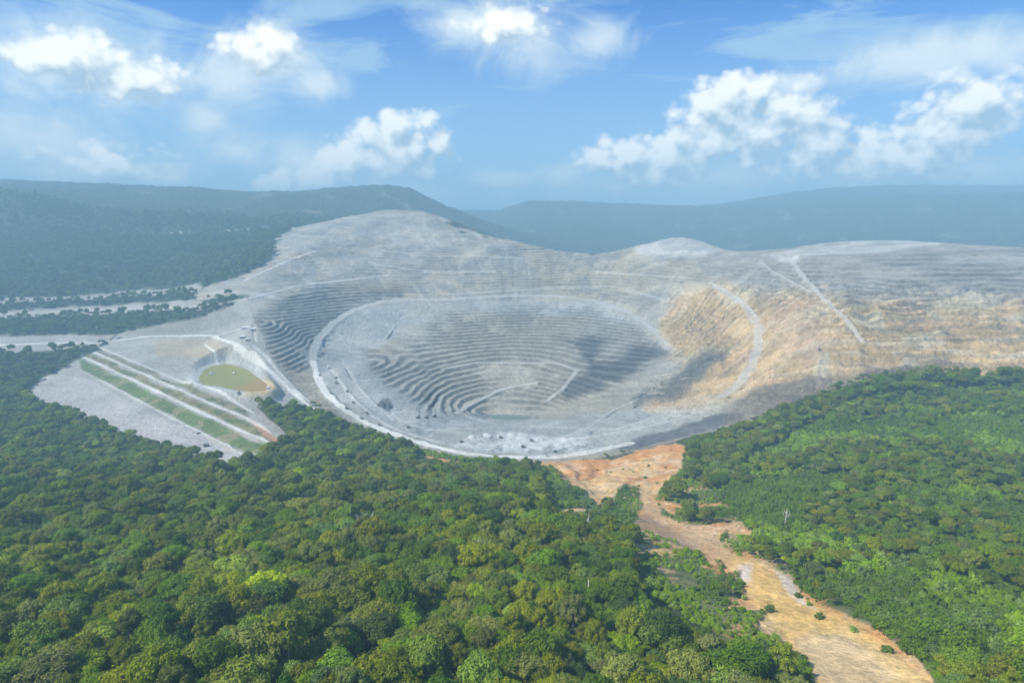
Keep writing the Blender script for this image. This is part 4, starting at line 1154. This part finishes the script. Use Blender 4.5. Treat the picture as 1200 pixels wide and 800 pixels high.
def pipe_run(px0, py0, px1, py1, label):
    a, b = at(px0, py0), at(px1, py1); r = empty('pipeline', a, label, 'pipeline', 'pipes by the pond outlet')
    L = (b[0]-a[0], b[1]-a[1], b[2]-a[2])
    MB().tube([(0, 0, .9), (L[0]*.5, L[1]*.5, L[2]*.5+.9), (L[0], L[1], L[2]+.9)], [.45, .45, .45], 8).build('pipe', M_steel, r)
    sp = MB()
    for k in range(5): t = k/4; sp.box((L[0]*t, L[1]*t, L[2]*t+.1), (.6, .9, 1.6))
    sp.build('supports', M_conc, r)
pipe_run(319, 463, 330, 466, 'upper grey pipe running right from the pond outlet hut')
pipe_run(317, 467, 330, 470, 'lower grey pipe running right from the pond outlet hut')
def pump(loc, label):
    r = empty('pump_station', loc, label, 'pump station')
    MB().box((0, 0, .3), (6, 5, 1.2)).build('plinth', M_conc, r)
    MB().box((-.8, 0, 2.3), (3, 3, 2.8), .97).build('housing', M_dark, r)
    MB().tube([(1.6, 0, .9), (1.6, 0, 7.5)], [.22, .18], 8).build('pole', M_steel, r)
pump(at(281,468), 'dark pump house with a pole on the pond embankment')
# rock heaps
def heap(loc, R, H, seed, label, mat):
    rg = np.random.default_rng(seed); k, kr = 28, 8; vs = [(0, 0, H)]; fs = []
    ph = rg.uniform(0, 6, 4)
    for i in range(1, kr+1):
        for j in range(k):
            a = 2*math.pi*j/k; s = i/kr
            rr = R*s*(1+.18*math.sin(a*2+ph[0])+.12*math.sin(a*3+ph[1]))
            z = H*(1-s**1.25)*(1+.18*math.sin(a*4+ph[2])*s) + rg.normal(0, H*.035) - (1.2 if i == kr else 0)
            vs.append((rr*math.cos(a), rr*math.sin(a), z))
    fs += [(0, 1+j, 1+(j+1) % k) for j in range(k)]
    for i in range(kr-1):
        for j in range(k): fs.append((1+i*k+j, 1+(i+1)*k+j, 1+(i+1)*k+(j+1) % k, 1+i*k+(j+1) % k))
    o = MB().add(vs, fs).build('rock_heap', mat); o.location = loc
    o['label'] = label; o['category'] = 'rock heap'; o['group'] = 'heaps of broken rock'
M_ore = plain('dark_ore', (.085, .088, .092), .95, 0, .45, .5); M_spoil = plain('pale_spoil', (.50, .50, .47), .95, 0, .3, .4); M_grey = plain('grey_spoil', (.25, .26, .26), .95, 0, .35, .4)
for px, py, R, H, mt, lb in ((447,475,9,6,M_ore,'dark ore heap on the left pit floor, the larger of two'), (455,477,7,4.5,M_ore,'smaller dark ore heap beside the larger one'),
     (553,513,7,3,M_spoil,'white spoil heap at the left end of the spoil row'), (571,511,8,3.5,M_spoil,'white spoil heap second from the left in the spoil row'), (600,510,9,4,M_spoil,'white spoil heap with a truck to its left'), (632,514,8,3,M_spoil,'white spoil heap at the right end of the spoil row'),
     (745,490,9,3.5,M_grey,'left grey heap on the right pit floor'), (757,489,8,3,M_grey,'right grey heap on the right pit floor'), (690,507,8,3,M_grey,'grey heap between the spoil row and dark dump')):
    heap(at(px, py), R, H, px, lb, mt)

# ------------------------------------------------------------------ the air
m, t = new_mat('haze_air'); N = NT(t)
pv = N.n('ShaderNodeVolumePrincipled')
pv.inputs['Color'].default_value = (.42, .67, .82, 1); pv.inputs['Density'].default_value = 2.7e-4
pv.inputs['Anisotropy'].default_value = 0.0
o_ = N.n('ShaderNodeOutputMaterial'); N.l(pv.outputs[0], o_.inputs['Volume'])
zlo = float(Z.min())-1.5; zhi = max(float(Z.max()), CAMZ)+12
yb0, yb1 = -400.0, float(rows[-1])+50; xb = 1.16*(rows[-1]+60)+50
hz = MB().box((0, (yb0+yb1)/2, (zlo+zhi)/2), (2*xb, yb1-yb0, zhi-zlo)).build('haze', m)
hz['kind'] = 'stuff'
print('zrange', zlo, zhi, 'trees', int(rest.sum()), count, 'scrub', int(us.sum()), 'hill', len(HX), 'pond', pond_z, pud_z)
